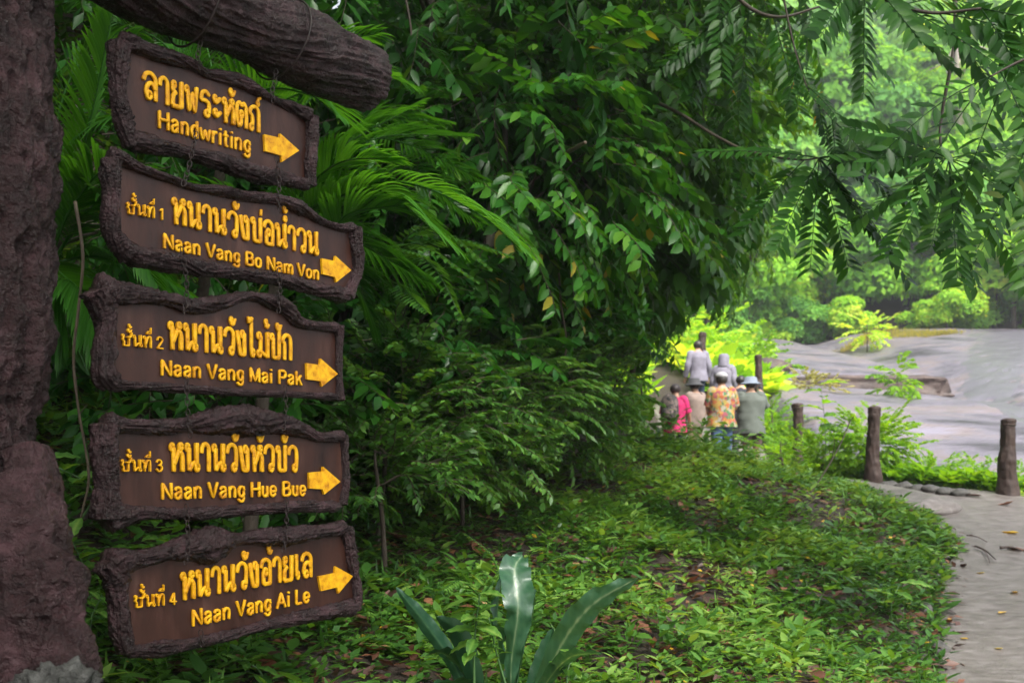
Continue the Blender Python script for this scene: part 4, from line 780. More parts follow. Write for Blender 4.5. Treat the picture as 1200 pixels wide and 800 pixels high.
def putfar(i,x,y,sc,label=None,z=None):
    if i not in used: used.add(i); o=FT[i]
    else: o=copy_tree(FT[i])
    zz=H1(x,y) if z is None else z
    if y<60 and rockw(np.array([x]),np.array([y]))[0]>.5: zz=float(rockz(np.array([x]),np.array([y]))[0])
    o.location=(x,y,zz); o.scale=(sc,sc,sc*random.uniform(.85,1.1)); o.rotation_euler=(0,0,random.uniform(0,6.28))
    o['label']=label or HL[i]; o['group']='trees along the upper edge of the rock' if label else 'trees covering the far hillside'
    return o
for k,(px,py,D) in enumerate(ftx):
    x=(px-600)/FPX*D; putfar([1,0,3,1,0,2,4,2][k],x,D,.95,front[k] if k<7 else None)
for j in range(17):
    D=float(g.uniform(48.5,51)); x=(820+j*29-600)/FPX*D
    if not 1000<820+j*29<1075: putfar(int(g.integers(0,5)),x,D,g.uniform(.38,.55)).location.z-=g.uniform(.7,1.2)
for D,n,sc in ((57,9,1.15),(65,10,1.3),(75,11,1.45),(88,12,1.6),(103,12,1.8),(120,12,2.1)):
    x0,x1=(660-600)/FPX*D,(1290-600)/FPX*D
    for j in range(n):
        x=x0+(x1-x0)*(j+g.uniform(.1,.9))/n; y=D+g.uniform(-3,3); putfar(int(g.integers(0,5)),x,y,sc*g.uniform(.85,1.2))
t=thing('bare_trunk_tree','tall pale bare trunk standing among the hillside trees at the upper right','tree',V(*P(1123,200,62)[:2],H1(P(1123,200,62)[0],62)))
x,y=P(1123,200,62)[:2]; z0=H1(x,y); zt=P(1123,70,62)[2]
limbs(t,(x,y,z0),(x,y,zt),(2.6,2.6,2.2),6,301,.42,M['pale'],crook=.01); foliage(t,(x,y,zt+1),(3,3,2),60,'clump',M['far'],.6,'low',302,1.0,name='crown')
def farbush(label,px,py,D,rx,rz,n,mat,tint,seed,scale=.6,proto='bushy',cat='shrub',kind='low'):
    c=P(px,py,D); zz=float(rockz(c[:1],c[1:2])[0]) if rockw(c[:1],c[1:2])[0]>.5 else H1(c[0],c[1]); t=thing(cat.replace(' ','_'),label,cat,(c[0],c[1],zz))
    limbs(t,(c[0],c[1],zz),c,(rx,rx*.7,rz),5,seed,.03,M['twig'],name='stem'); foliage(t,c,(rx,rx*.7,rz),n,proto,M[mat],tint,kind,seed,scale,inner=.1,hang=-.2,wood=None); return t
farbush('low grey green shrub spreading on the rock beside the posts',948,452,25.5,.9,.32,110,'dry',.35,401,.55)
farbush('small bright green sapling growing from a crack in the rock',1052,450,24.5,.45,.38,40,'young',.6,402,.8,'big')
farbush('green shrub on the upper rock near the forest edge',1016,386,42,.9,.5,40,'far',.9,403,1.3)
farbush('pale green bush behind the path left of the rock',878,428,29,1.0,.8,80,'young',.55,404,1.0)
farbush('hazy shrub at the forest edge behind the walking man',850,405,34,1.5,.9,80,'far',.7,405,1.5)
farbush('second hazy shrub behind the path near the farthest post',800,400,32,1.3,1.0,80,'far',.6,406,1.5)
g=np.random.default_rng(9); n=2600; px=g.uniform(985,1110,n); D=g.uniform(43,47,n); x=(px-600)/FPX*D; mb=MB(); a=g.random(n)*6.28; D=45+(D-45)*np.sin((px-985)/125*PI)**.5+np.sin(px*.05)*.7
leaves(mb,np.stack([x,D,rockz(x,D)],-1),np.stack([np.cos(a)*.5,np.sin(a)*.5,np.ones(n)],-1),np.tile([1.,0,0],(n,1)),.22*g.uniform(.3,1.4,n),.06,g.random(n),'low'); tag(mb.build('yellow_grass',M['dry']),kind='stuff')
# bushes between posts and rock
farbush('bright yellow green bush behind the middle wooden post',1018,520,14.6,.6,.5,330,'young',.55,411,.5,kind='mid')
farbush('bright green bush left of the middle post beside the path',965,540,15.2,.45,.4,200,'young',.65,412,.5,kind='mid')
farbush('low yellow green bush right of the walkers at the path edge',915,530,16.6,.5,.35,90,'young',.5,413,.5,kind='mid')
farbush('low leafy bush in front of the wet rock between the middle and right posts',1100,555,14.2,.75,.2,160,'young',.6,414,.38,kind='mid')
farbush('low bush beside the right wooden post',1165,562,13.6,.5,.2,70,'young',.5,415,.4,kind='mid')
farbush('leafy clump covering the far edge of the path below the far post',905,495,20.5,.6,.4,70,'young',.6,416,.6)
# long yellow-green leaf stalks
# ledge and boulder
def lump(label,name,cat,c,r,seed,mat,amp=.35,fr=1.6,box=0,kind=None,n=(40,26)):
    th=np.linspace(0,2*PI,n[0],endpoint=False); ph=np.linspace(-PI/2,PI/2,n[1]); A,B=np.meshgrid(th,ph,indexing='ij')
    u=np.stack([np.cos(B)*np.cos(A),np.cos(B)*np.sin(A),np.sin(B)],-1)
    if box: u=np.sign(u)*np.abs(u)**box
    q=u*(1+amp*(fbm(u*fr+seed*3.3,4,seed)-.5)*2)[...,None]; v=(np.array(c)+q*np.array(r)).reshape(-1,3)
    o=obj(name,v,gridf(n[0],n[1],True),mat,base=np.array(c)-[0,0,r[2]*.6]); return tag(o,label,cat,kind=kind)
zl=float(rockz(V(11.2),V(29.2))[0]); lump('long low rock ledge with a brown broken front face across the granite','rock_ledge','rock',(10.7,30.1,zl+.12),(2.25,.8,.36),3,M['ledge'],.2,3,.35,n=(90,40))
lump('reddish brown boulder on the rock behind the second farthest post','boulder','rock',P(905,431,27),(.55,.4,.26),5,M['ledge'],.3)
lump('mossy grey boulder at the foot of the sign post','boulder','rock',P(68,812,2.3),(.09,.08,.07),6,M['boulder'],.6,3.2,n=(70,50))
lump('low flat rock bulging out of the left edge of the path','boulder','rock',(4.55,11.6,zp(11.6)-.02),(.55,.75,.2),7,M['concrete'],.25,2)
g=np.random.default_rng(44)
for k,yv in enumerate(np.linspace(5.8,10.6,15)):
    x=float(xe(yv))+g.uniform(-.12,.02); r=g.uniform(.035,.085); lump('rounded stone set in the soil along the left edge of the path','edge_stone','stone',(x,yv+g.uniform(-.06,.06),H1(x-.03,yv)+.0),(r,r*1.3,r*.8),k+10,M['stone'],.35,n=(16,10))['group']='stones along the path edge'
for k,(px,py,D) in enumerate([(1075,581,12.6),(1092,585,12.5),(1060,576,12.9),(1108,588,12.3),(1042,572,13.1),(1125,590,12.2),(1010,566,13.2)]):
    c=P(px,py,D); c[2]=H1(c[0],c[1])+.05; lump('dark rough stone at the far edge of the path among dead leaves','edge_stone','stone',c,(.12,.09,.07),k+50,M['stone'],.4,n=(18,12))['group']='dark stones where the path bends'

# ---------------- wooden-looking posts ----------------
def wpost(label,px,pyb,D,h,r,seed,flare=.5,lean=0):
    c=P(px,pyb,D); b=V(c[0],c[1],c[2]-.15); t=thing('post',label,'post',b+[0,0,.15],'log shaped posts along the path'); z=np.linspace(0,h+.15,70)
    rr=r*(1+flare*np.exp(-z/.22)*1.6+.12*(vn(np.stack([z*5,z*0+seed,z*0],-1),seed)-.5)*2); rr[-2:]*=[.93,.6]
    p=b+np.stack([lean*z+.008*np.sin(z*6+seed),0*z,z],-1)
    obj('shaft',*tube(p,rr,36,disp=lambda v,pa,a:(nrm(v-pa[:,None])*((rid(v*[22,22,5],3,seed)-.6)*.035+(fbm(v*9,3,seed)-.5)*.03)[...,None])),M['postwood'],t)
    k=70-6; a=np.linspace(0,2*PI,24)
    obj('top_ring',*tube(p[k]+np.stack([np.cos(a),np.sin(a),0*a],-1)*rr[k]*1.0,.012,6),M['postwood'],t); return t
M['postwood']=surf('painted_post_bark',[(.3,(.022,.012,.010)),(.6,(.048,.030,.024)),(.85,(.09,.06,.05))],scale=14,rough=.6,bump=.9,bscale=40,bdist=.012,stretch=(1,1,.35),spec=.3)
wpost('nearest log shaped post with a flared base at the right edge',1181,583,12.3,.98,.085,1,1.0)
wpost('log shaped post in front of the bright bush, second from the right',1023,562,13.5,1.0,.078,2,.5,.01)
wpost('dark log shaped post left of the bright bush, third from the right',935,545,16.5,1.03,.085,3,.2)
wpost('slim post standing behind the man with the bucket hat',889,470,21,.98,.075,4,.2)
wpost('farthest post behind the man in the pale jacket',823,445,25,1.2,.09,5,.2)

# ---------------- people ----------------
def skinbody(name,J,mat,parent):
    """J: list of (name, pos, parent, radius); one continuous skinned mesh"""
    idx={j[0]:i for i,j in enumerate(J)}; me=bpy.data.meshes.new(name); me.from_pydata([tuple(j[1]) for j in J],[(idx[j[2]],i) for i,j in enumerate(J) if j[2]],[])
    o=bpy.data.objects.new(name,me); COL.objects.link(o); sk=o.modifiers.new('s','SKIN'); sk.use_smooth_shade=True
    for i,j in enumerate(J):
        s=me.skin_vertices[0].data[i]; s.radius=(j[3],j[3]) if not isinstance(j[3],tuple) else j[3]; s.use_root=(i==0)
    sb=o.modifiers.new('u','SUBSURF'); sb.levels=1; sb.render_levels=1
    dg=bpy.context.evaluated_depsgraph_get(); dg.update(); m2=bpy.data.meshes.new_from_object(o.evaluated_get(dg)); bpy.data.objects.remove(o)
    m2.materials.clear(); m2.materials.append(mat); o=bpy.data.objects.new(name,m2); COL.objects.link(o); o.parent=parent; ORG[o.name]=ORG[parent.name]; return o
SKIN=plain('skin',(.42,.24,.16),.55)
def person(label,px,D,h,rot,top,bottom,arms,step=.12,hat=None,hair=(.02,.015,.012),hem=.78,shorts=False,sleeve=.55,shoe=(.06,.05,.05),loose=1.0,hood=False,tilt=0,foot_z=None,fat=1.0):
    x=(px-600)/FPX*D; z=pathz(x,D) if foot_z is None else foot_z; t=thing('person',label,'person',(x,D,z)); k=h/1.7; cr,sr=math.cos(rot),math.sin(rot)
    def T(p): p=np.array(p,float)*k; return V(p[0]*cr-p[1]*sr,p[0]*sr+p[1]*cr,p[2])      # local, facing +y
    J=[('pel',T((0,0,.95)),None,.12*fat),('sp1',T((0,0,1.12)),'pel',.115*fat),('sp2',T((0,.0,1.3)),'sp1',.13*fat),('nb',T((0,0,1.43)),'sp2',.075),('nk',T((0,.01,1.49)),'nb',.055),('hd0',T((0,.02,1.55)),'nk',.072),('hd1',T((0,.03,1.61)),'hd0',.085),('hd2',T((0,.02,1.66)),'hd1',.055),('nose',T((0,.125,1.585)),'hd1',.014)]
    for s,n in ((-1,'l'),(1,'r')):
        st=step*s; kn=(.1*s,st*.6+.03,.5-.0*s); an=(.1*s,st,.085+max(0,-st)*.25); el,wr=arms[0 if s<0 else 1]
        J+=[('hip'+n,T((.09*s,0,.9)),'pel',.1*fat),('kn'+n,T(kn),'hip'+n,.062),('cf'+n,T((.1*s,kn[1]*.6+st*.4-.015,.36)),'kn'+n,.058),('an'+n,T(an),'cf'+n,.038),('toe'+n,T((.11*s,st+.15,.04)),'an'+n,.034),
            ('sh'+n,T((.175*s,0,1.4)),'nb',.062),('el'+n,T(el),'sh'+n,.042),('wr'+n,T(wr),'el'+n,.027)]
        d=nrm(np.array(wr)-np.array(el)); pm=np.array(wr)+d*.07; J.append(('pm'+n,T(pm),'wr'+n,(.034,.02)))
        sd=nrm(np.cross(d,[0,0,1.])+1e-3)
        for f in range(4):
            q=pm+d*.02+sd*(.024-.016*f); q2=q+d*(.045+.008*(f in(1,2)))+V(0,0,-.008); J+= [(f'f{f}{n}',T(q),'pm'+n,.009),(f'g{f}{n}',T(q2),f'f{f}{n}',.007)]
        q=pm-d*.03+sd*.04; J+= [('th'+n,T(q),'pm'+n,.011),('ti'+n,T(q+d*.035+sd*.008),'th'+n,.008)]
    J=[(a,b,c,tuple(x*k for x in r) if isinstance(r,tuple) else r*k) for a,b,c,r in J]
    skinbody('body',J,SKIN,t); A=T((1,0,0))/k; B=T((0,1,0))/k; o0=ORG[t.name]
    JD={j[0]:np.array(j[1])+o0 for j in J}; wv=lambda z:T((0,0,z))+o0
    g=np.random.default_rng(int(px)); fold=lambda v,pa,a:(v-pa[:,None])*(.4*(fbm(v*[14,14,7],3,int(px))-.5))[...,None]
    # top
    mb=MB(); zz=np.array([hem,hem+.06,.95,1.08,1.2,1.32,1.4,1.445,1.47]); rx=np.array([.205,.2,.185,.178,.19,.205,.19,.12,.07])*loose*fat*k; ry=np.array([.15,.15,.14,.135,.14,.14,.115,.085,.065])*loose*fat*k
    q=np.linspace(hem,1.47,40); pth=np.array([wv(v) for v in q]); c0=pth+0
    RX,RY=np.interp(q,zz,rx),np.interp(q,zz,ry); a=np.linspace(0,2*PI,28,endpoint=False)
    vv=c0[:,None]+A*(np.cos(a)[None,:,None]*RX[:,None,None])+B*(np.sin(a)[None,:,None]*RY[:,None,None]); vv=vv+(vv-c0[:,None])*(.34*(fbm(vv*[9,9,5],3,int(px))-.5))[...,None]
    mb.add(vv.reshape(-1,3),np.array([[i*28+j,i*28+(j+1)%28,(i+1)*28+(j+1)%28,(i+1)*28+j] for i in range(39) for j in range(28)]))
    for n in 'lr':
        s,e,w=JD['sh'+n],JD['el'+n],JD['wr'+n]; end=e+(w-e)*(max(0,sleeve-.5)*2*.93) if sleeve>.5 else s+(e-s)*sleeve*1.9
        pts=[s*.75+wv(1.38)*.25,s,(s+e)/2,e,end] if sleeve>.5 else [s*.75+wv(1.38)*.25,s,(s+end)/2,end]
        p=bez(pts,22); mb.add(*tube(p,np.linspace(.085,.058,22)*loose*k,14,disp=fold,cap=False))
    mb.build('hooded_jacket' if hood else 'shirt',top,t)
    # trousers
    mb=MB(); q=np.linspace(.8,.99,10); c0=np.array([wv(v) for v in q]); mb.add(*loft([(c,.165*k*fat,.12*k*fat,A,B) for c in c0],20))
    for n in 'lr':
        hp,kn,an=JD['hip'+n],JD['kn'+n],JD['an'+n]; en=kn+(hp-kn)*.08 if shorts else an+(kn-an)*.02
        p=bez([hp+(hp-kn)*.1,hp,(hp+kn)/2,en] if shorts else [hp+(hp-kn)*.1,hp,kn,(kn+an)/2,en],26); mb.add(*tube(p,np.linspace(.108,.095 if shorts else .062,26)*k*fat,16,disp=fold))
    mb.build('shorts' if shorts else 'trousers',bottom,t)
    SH=plain('shoe_'+str(int(px)),shoe,.6)
    for n in 'lr':
        an,to=JD['an'+n],JD['toe'+n]; p=bez([an-(to-an)*.35+V(0,0,-.03),an+V(0,0,-.035),(an+to)/2+V(0,0,-.02),to+V(0,0,-.005)],12); obj('shoe',*tube(p,np.array([.025,.038,.043,.046,.046,.046,.046,.046,.044,.04,.034,.02])*k,12,ry=np.linspace(.045,.03,12)*k),SH,t)
    hc=JD['hd1']+V(0,0,.012)
    def cap(r,z0,z1,sq=1.,off=0):
        s=[]
        for zf in np.linspace(z0,z1,9): w=math.sqrt(max(0.02,1-(zf/1.02)**2)); s.append((hc+B*off*k+V(0,0,zf*r*k),r*w*k,r*w*1.12*k,A,B))
        return loft(s,20)
    if not hood: obj('hair',*cap(.101,-.7,.98,off=-.012),plain('hair_'+str(int(px)),hair,.5),t)
    if hood: obj('hood',*tube(bez([hc+V(0,0,-.17)-B*.02,hc+V(0,0,-.05)-B*.015,hc+V(0,0,.05),hc+V(0,0,.11),hc+V(0,0,.13)],18),np.array([.13,.128,.126,.125,.124,.124,.124,.123,.122,.12,.117,.112,.105,.095,.082,.066,.045,.02])*k,18),top,t)
    if hat:
        kind,c=hat; hm=plain('hat_'+str(int(px)),c,.8)
        if kind=='bucket': v,f=loft([(hc+V(0,0,.0),.20*k,.20*k,A,B),(hc+V(0,0,.005),.195*k,.195*k,A,B),(hc+V(0,0,.045),.125*k,.13*k,A,B),(hc+V(0,0,.12),.108*k,.112*k,A,B),(hc+V(0,0,.135),.085*k,.09*k,A,B)],24)
        else:
            v,f=loft([(hc+V(0,0,.03),.113*k,.125*k,A,B),(hc+V(0,0,.08),.108*k,.118*k,A,B),(hc+V(0,0,.12),.075*k,.08*k,A,B),(hc+V(0,0,.135),.03*k,.03*k,A,B)],20)
        obj('hat',v,f,hm,t)
        if kind=='cap': obj('visor',*loft([(hc+B*.15*k+V(0,0,.04),.075*k,.08*k,A,B),(hc+B*.15*k+V(0,0,.05),.07*k,.075*k,A,B)],16),hm,t)
    return t,JD,k,A,B
dn=((-.25,-.02,1.12),(-.27,.1,.88)); dnr=((.25,-.02,1.12),(.27,.1,.88))
white=plain('pale_grey_cloth',(.17,.16,.2),.75); jeans=plain('blue_denim',(.06,.10,.2),.85); dk=plain('dark_cloth',(.03,.03,.04),.85); grn=plain('grey_green_cloth',(.085,.098,.085),.85); brn=plain('dark_brown_cloth',(.07,.04,.04),.85); khaki=plain('khaki_cloth',(.36,.26,.17),.85); beige=plain('beige_cloth',(.26,.2,.17),.85); pink=plain('pink_cloth',(.5,.015,.12),.8); dj=plain('dark_navy_denim',(.03,.05,.09),.85)
def patt(name,cols,sc,rough=.85):
    m,t,b,o=newmat(name); tc=nd(t,'ShaderNodeTexCoord'); v=nd(t,'ShaderNodeTexVoronoi',Scale=sc); nz=nd(t,'ShaderNodeTexNoise',Scale=sc*.8); t.links.new(tc.outputs['Object'],nz.inputs['Vector'])
    mx=nd(t,'ShaderNodeMix',data_type='RGBA'); mx.inputs[0].default_value=.12; t.links.new(tc.outputs['Object'],mx.inputs[6]); t.links.new(nz.outputs['Color'],mx.inputs[7]); t.links.new(mx.outputs[2],v.inputs['Vector'])
    sp=nd(t,'ShaderNodeSeparateColor'); t.links.new(v.outputs['Color'],sp.inputs[0]); n=len(cols); r=ramp(t,sp.outputs[0],[(i/n,c) for i,c in enumerate(cols)]); r.node.color_ramp.interpolation='CONSTANT'; t.links.new(r,b.inputs['Base Color']); b.inputs['Roughness'].default_value=rough; return m
floral=patt('floral_print_cloth',[(.32,.2,.045),(.28,.24,.15),(.32,.09,.03),(.045,.12,.05),(.3,.22,.05),(.22,.05,.07),(.26,.24,.18)],20); camo=patt('dark_camouflage_cloth',[(.04,.04,.04),(.10,.08,.07),(.02,.02,.02),(.16,.12,.11)],22)
person('person in a pale grey hooded jacket and dark jeans walking farthest up the path',818,23.0,1.70,.1,white,dj,(dn,dnr),.2,sleeve=.98,loose=1.12,shoe=(.1,.1,.1))
person('person in a pale hooded raincoat between the far walker and the patterned shirt',848,21.2,1.6,-.5,white,jeans,(dn,dnr),.1,hood=True,sleeve=.98,loose=1.25,hem=.7)
pt,JD,k,A,B=person('person in a grey shirt, dark shorts and pale bucket hat holding up a phone',880,18.0,1.69,-.1,grn,brn,(((-.22,.2,1.18),(-.08,.38,1.3)),((.3,.12,1.2),(.24,.3,1.46))),.1,hat=('bucket',(.15,.18,.23)),shorts=True,loose=1.22,hem=.72,sleeve=.5,fat=1.1,shoe=(.5,.5,.5))
w=JD['pmr']+B*.03+V(0,0,.03); obj('phone',*loft([(w+V(0,0,-.075)+B*.0,.036,.005,A,B),(w+V(0,0,-.07),.04,.007,A,B),(w+V(0,0,.07),.04,.007,A,B),(w+V(0,0,.075),.036,.005,A,B)],12),plain('phone_black',(.015,.015,.018),.2),base=w); tag(bpy.data.objects['phone'],'dark phone held up by the person in the bucket hat','phone')
person('person in a yellow and orange patterned shirt, white cap and blue jeans seen from behind',846,17.6,1.75,.05,floral,jeans,(((-.24,.05,1.15),(-.17,.25,1.02)),((.26,.05,1.15),(.2,.25,1.03))),.12,hat=('cap',(.32,.31,.33)),loose=1.15,hem=.8,sleeve=.5,fat=1.08)
person('person in a beige top, khaki trousers and dark hat between the pink and patterned shirts',815,18.5,1.57,.55,beige,khaki,(((-.24,.05,1.15),(-.18,.22,1.0)),dnr),.1,hat=('bucket',(.05,.05,.055)),loose=1.1,sleeve=.3,fat=1.1)
pt,JD,k,A,B=person('person in a bright pink top carrying a dark patterned backpack, leftmost of the group',791,17.7,1.58,-.45,pink,dk,(dn,((.26,.05,1.15),(.24,.2,.95))),.08,loose=1.12,sleeve=.5,hair=(.03,.02,.02))
c=JD['sp2']-B*.22+V(-.03,0,-.05); r=thing('backpack','dark patterned backpack on the back of the person in pink','backpack',c)
obj('pack',*loft([(c+V(0,0,z),a_,b_,A,B) for z,a_,b_ in ((-.24,.10,.06),(-.22,.15,.10),(-.05,.165,.12),(.12,.155,.11),(.2,.12,.08),(.23,.06,.04))],20),camo,r); obj('pocket',*loft([(c-B*.10+V(0,0,z),a_,b_,A,B) for z,a_,b_ in ((-.2,.06,.03),(-.18,.10,.05),(-.04,.10,.05),(-.01,.06,.03))],16),camo,r)
person('dark haired person in dark clothes half hidden behind the person in the bucket hat',868,19.0,1.58,-.3,dk,dk,(dn,dnr),.08,loose=1.05,sleeve=.9,hair=(.012,.01,.01))

# ---------------- leafy plants with leaves as parts ----------------
def bladeleaf(name,parent,pts,w,mat,fold=.35,wave=.0,seed=0,prof=.75,ns=40,nx=9,tintm=1.0,tint=.4,peak=.55,roll=0):
    q=bez(pts,ns); t,x,y=frames(q); y=np.where(y[:,2:]<0,-y,y); x,y=x*math.cos(R(roll))+y*math.sin(R(roll)),y*math.cos(R(roll))-x*math.sin(R(roll)); k=np.linspace(0,1,ns); W=w*np.sin(PI*np.clip(k**(np.log(.5)/np.log(peak)),0,1))**prof*.5+.0015
    u=np.linspace(-1,1,nx); U,K=np.meshgrid(u,k); wv=wave*w*np.sin(K*38+seed+U*2)*np.abs(U)**2+.35*wave*w*np.sin(K*90+seed)*np.abs(U)
    v=q[:,None]+x[:,None]*(U*W[:,None])[...,None]+y[:,None]*(fold*np.abs(U)**1.3*W[:,None]+wv)[...,None]
    tn=tint+.05*np.sin(K*160)+(tintm-tint)*.8*np.exp(-(U/.055)**2)+.07*np.sin(K*70-np.abs(U)*9); return obj(name,v.reshape(-1,3),gridf(ns,nx),mat,parent,attrs={'tint':tn.ravel()})
M['glauc']=leafmat('blue_green_broad_leaf',[(0,(.015,.05,.03)),(.4,(.03,.10,.05)),(.75,(.07,.16,.08)),(1,(.30,.38,.24))],trans=.25,rough=.28,spec=.7)
M['darkblade']=leafmat('dark_broad_leaf',[(0,(.008,.03,.015)),(.5,(.018,.06,.025)),(1,(.06,.12,.05))],trans=.2,rough=.3)
b=P(590,850,3.95); t=thing('broad_leaf_plant','plant with long glossy strap leaves in the bottom middle of the picture','plant',V(b[0],b[1],H1(b[0],b[1])))
ROLL=48; bl=lambda pts,w,mat,**k: bladeleaf('leaf',t,[P(*a) for a in pts],w,M[mat],**k)
bl([(600,850,3.95),(599,780,3.9),(607,715,3.85),(603,668,3.92),(612,650,4.0)],.125,'glauc',wave=.12,fold=.3,peak=.66,roll=14,tint=.5)
bl([(592,845,4.0),(585,780,4.0),(583,720,4.05),(590,668,4.1)],.10,'glauc',wave=.08,fold=.5,seed=2,tint=.3)
bl([(612,860,3.9),(650,770,3.75),(690,712,3.6),(748,676,3.5)],.095,'glauc',wave=.12,fold=.35,seed=3,tint=.6,roll=ROLL)
bl([(570,870,3.9),(535,785,3.8),(498,730,3.75),(464,688,3.7)],.062,'glauc',wave=.08,fold=.4,seed=4,tintm=.8,tint=.3,roll=-ROLL)
bl([(580,870,3.85),(560,800,3.7),(540,745,3.6),(512,722,3.5)],.075,'darkblade',wave=.05,fold=.4,seed=5,tintm=.6,roll=-ROLL)
bl([(600,860,4.0),(625,800,4.1),(640,760,4.2),(648,735,4.3)],.07,'darkblade',wave=.04,seed=6,tintm=.7)
bl([(575,860,3.8),(555,815,3.6),(535,800,3.5),(500,805,3.3)],.09,'darkblade',wave=.05,seed=7,tintm=.6)
bl([(605,860,3.9),(640,800,3.7),(668,770,3.5),(705,765,3.3)],.06,'glauc',wave=.1,fold=.4,seed=8,tint=.45,roll=30)
bl([(585,860,3.9),(548,790,3.8),(520,765,3.7),(492,770,3.6)],.06,'darkblade',wave=.08,fold=.4,seed=9,tintm=.6,roll=-30)
bl([(598,850,4.05),(612,770,4.1),(624,720,4.15),(628,690,4.2)],.06,'glauc',wave=.08,fold=.5,seed=10,tint=.35,roll=20)
obj('stem',*tube(bez([V(b[0],b[1],H1(b[0],b[1])-.05),P(592,850,3.95),P(597,800,3.95)],12),np.linspace(.03,.02,12),10),M['twig'],t)
# leaf mesh shared by small plants
def leafmesh(name,L,Wd,mat,fold=.3,curl=.25,seed=0,tint=.5):
    ns,nx=12,5; k=np.linspace(0,1,ns); u=np.linspace(-1,1,nx); U,K=np.meshgrid(u,k); W=Wd/2*np.sin(PI*np.clip(K**.85,0,1))**.8+.0008
    v=np.stack([U*W,K*L,fold*np.abs(U)*W-curl*L*K**2+.06*Wd*np.sin(K*22+seed)*np.abs(U)],-1); me=mkmesh(name,v.reshape(-1,3),gridf(ns,nx),True,{'tint':(tint+.35*np.exp(-(U/.15)**2)+.1*np.sin(K*40)*(np.abs(U)>.2)).ravel()}); me.materials.append(mat); return me
LM={('herb',s):leafmesh('leaf',1,.48,M['herb'],seed=s,tint=.45+.2*s) for s in range(2)}; LM.update({('young',s):leafmesh('leaf',1,.5,M['young'],seed=s,tint=.3+.3*s) for s in range(2)}); LM.update({('jungle2',s):leafmesh('leaf',1,.42,M['jungle2'],seed=s,tint=.4+.3*s) for s in range(2)})
def leafplant(label,px,py,D,hpx,nl,ll,mat,seed,cat='plant',spread=.6,grp=None,zb=None):
    """(px,py): where the stem meets the ground"""
    g=np.random.default_rng(seed)
    if D is None: b=ground(px,py)
    else: b=P(px,py,D)
    h=hpx/FPX*b[1]; t=thing('seedling' if cat=='plant' else cat,label,cat,b,grp); q=bez([b-[0,0,.03],b+V(g.normal(0,.03),0,h*.5),b+V(g.normal(0,.06),g.normal(0,.05),h)],14)
    obj('stem',*tube(q,np.linspace(.005,.0025,14),6),M['herbstem'],t)
    for i in range(nl):
        f=.35+.65*(i+1)/nl; p=np.array([np.interp(f*13,np.arange(14),q[:,j]) for j in range(3)]); az=i*2.4+g.normal(0,.3); el=.35*f+g.normal(0,.25)-.05; L=ll*g.uniform(.7,1.15)
        Mx=Matrix.Translation(Vector(p))@Matrix.Rotation(az,4,'Z')@Matrix.Rotation(el,4,'X')@Matrix.Rotation(g.normal(0,.25),4,'Y')@Matrix.Scale(L,4); place('leaf',LM[(mat,i%2)],Mx,t)
    return t
M['herbstem']=plain('green_stem',(.05,.12,.03),.5)
leafplant('young plant with large bright oval leaves seen in the gap above the lowest board',180,685,4.0,50,10,.13,'herb',1)
leafplant('young plant with smooth leaves left of the lowest board beside the post',98,720,3.3,90,14,.10,'herb',2)
leafplant('taller leafy plant between the sign post and the two lowest boards',88,610,3.6,75,12,.12,'herb',3)
leafplant('leafy plant low at the left edge of the lowest board',112,760,3.7,60,14,.085,'herb',4)
leafplant('seedling with ribbed light green leaves under the lowest board',312,800,3.6,28,7,.085,'herb',5)
leafplant('seedling with broad leaves directly below the lowest board',262,792,3.7,26,6,.09,'herb',6)
leafplant('light green toothed sapling in front of the strap leaved plant',556,815,3.45,120,16,.11,'herb',7)
leafplant('leafy sprout rising between the strap leaves at the bottom middle',600,815,3.5,95,12,.07,'herb',8)
leafplant('leafy seedling on the bank right of the two lowest boards',500,590,None,40,9,.13,'herb',9)
leafplant('leafy herb at the bottom edge right of the strap leaved plant',668,810,3.6,40,12,.075,'herb',31)
leafplant('leafy herb at the bottom edge left of the strap leaved plant',480,812,3.6,45,12,.08,'herb',32)
leafplant('single upright broad leaved seedling on the bank in the middle',590,600,None,32,5,.15,'herb',10)
leafplant('low plant with long leaves on the bank beside the path at the lower right',1045,730,None,45,8,.20,'herb',11,spread=1)
leafplant('small grassy plant on the bank left of the long leaved one',960,720,None,30,6,.16,'herb',12)
leafplant('plant with one big pale leaf standing at the left of the walkers',770,600,12.2,130,7,.34,'young',13)
leafplant('leafy seedling in front of the walkers on top of the bank',880,548,14.0,34,9,.16,'jungle2',14)
leafplant('leafy plant below the walkers where the bank meets the path',860,556,13.2,26,9,.15,'herb',15)
leafplant('leafy plant hiding the feet of the walkers at the left',812,548,13.8,30,10,.16,'herb',16)
leafplant('long leaved plant at the dark foot of the jungle in the middle',385+100,545,6.6,60,7,.3,'jungle2',17)
leafplant('bright plant with upright leaves left of the middle post',968,545,14.4,95,8,.34,'young',18)
plume('small bright fern behind the strap leaved plant in the bottom middle',P(600,720,4.9),[([(600,725,4.9),(590,690,4.8),(575,650,4.8),(545,625,4.8)]),([(600,725,4.9),(610,690,4.8),(620,650,4.8),(635,640,4.7)]),([(600,725,4.9),(640,700,4.7),(680,690,4.6),(712,700,4.5)]),([(600,725,4.9),(630,670,4.9),(660,650,4.9),(690,655,4.9)]),([(600,725,4.9),(565,700,4.8),(540,680,4.7),(520,690,4.6)])],sc=.75,mat='herb',tint=.7)
plume('bright fern half way up the bank in the middle',P(800,560,9.5),[([(700,520,9.5),(715,500,9.4),(735,495,9.3),(760,510,9.2)]),([(700,520,9.5),(690,490,9.4),(670,475,9.4),(650,480,9.3)]),([(700,520,9.5),(705,480,9.5),(715,465,9.5),(730,460,9.5)])],sc=1.2,mat='herb',tint=.6)
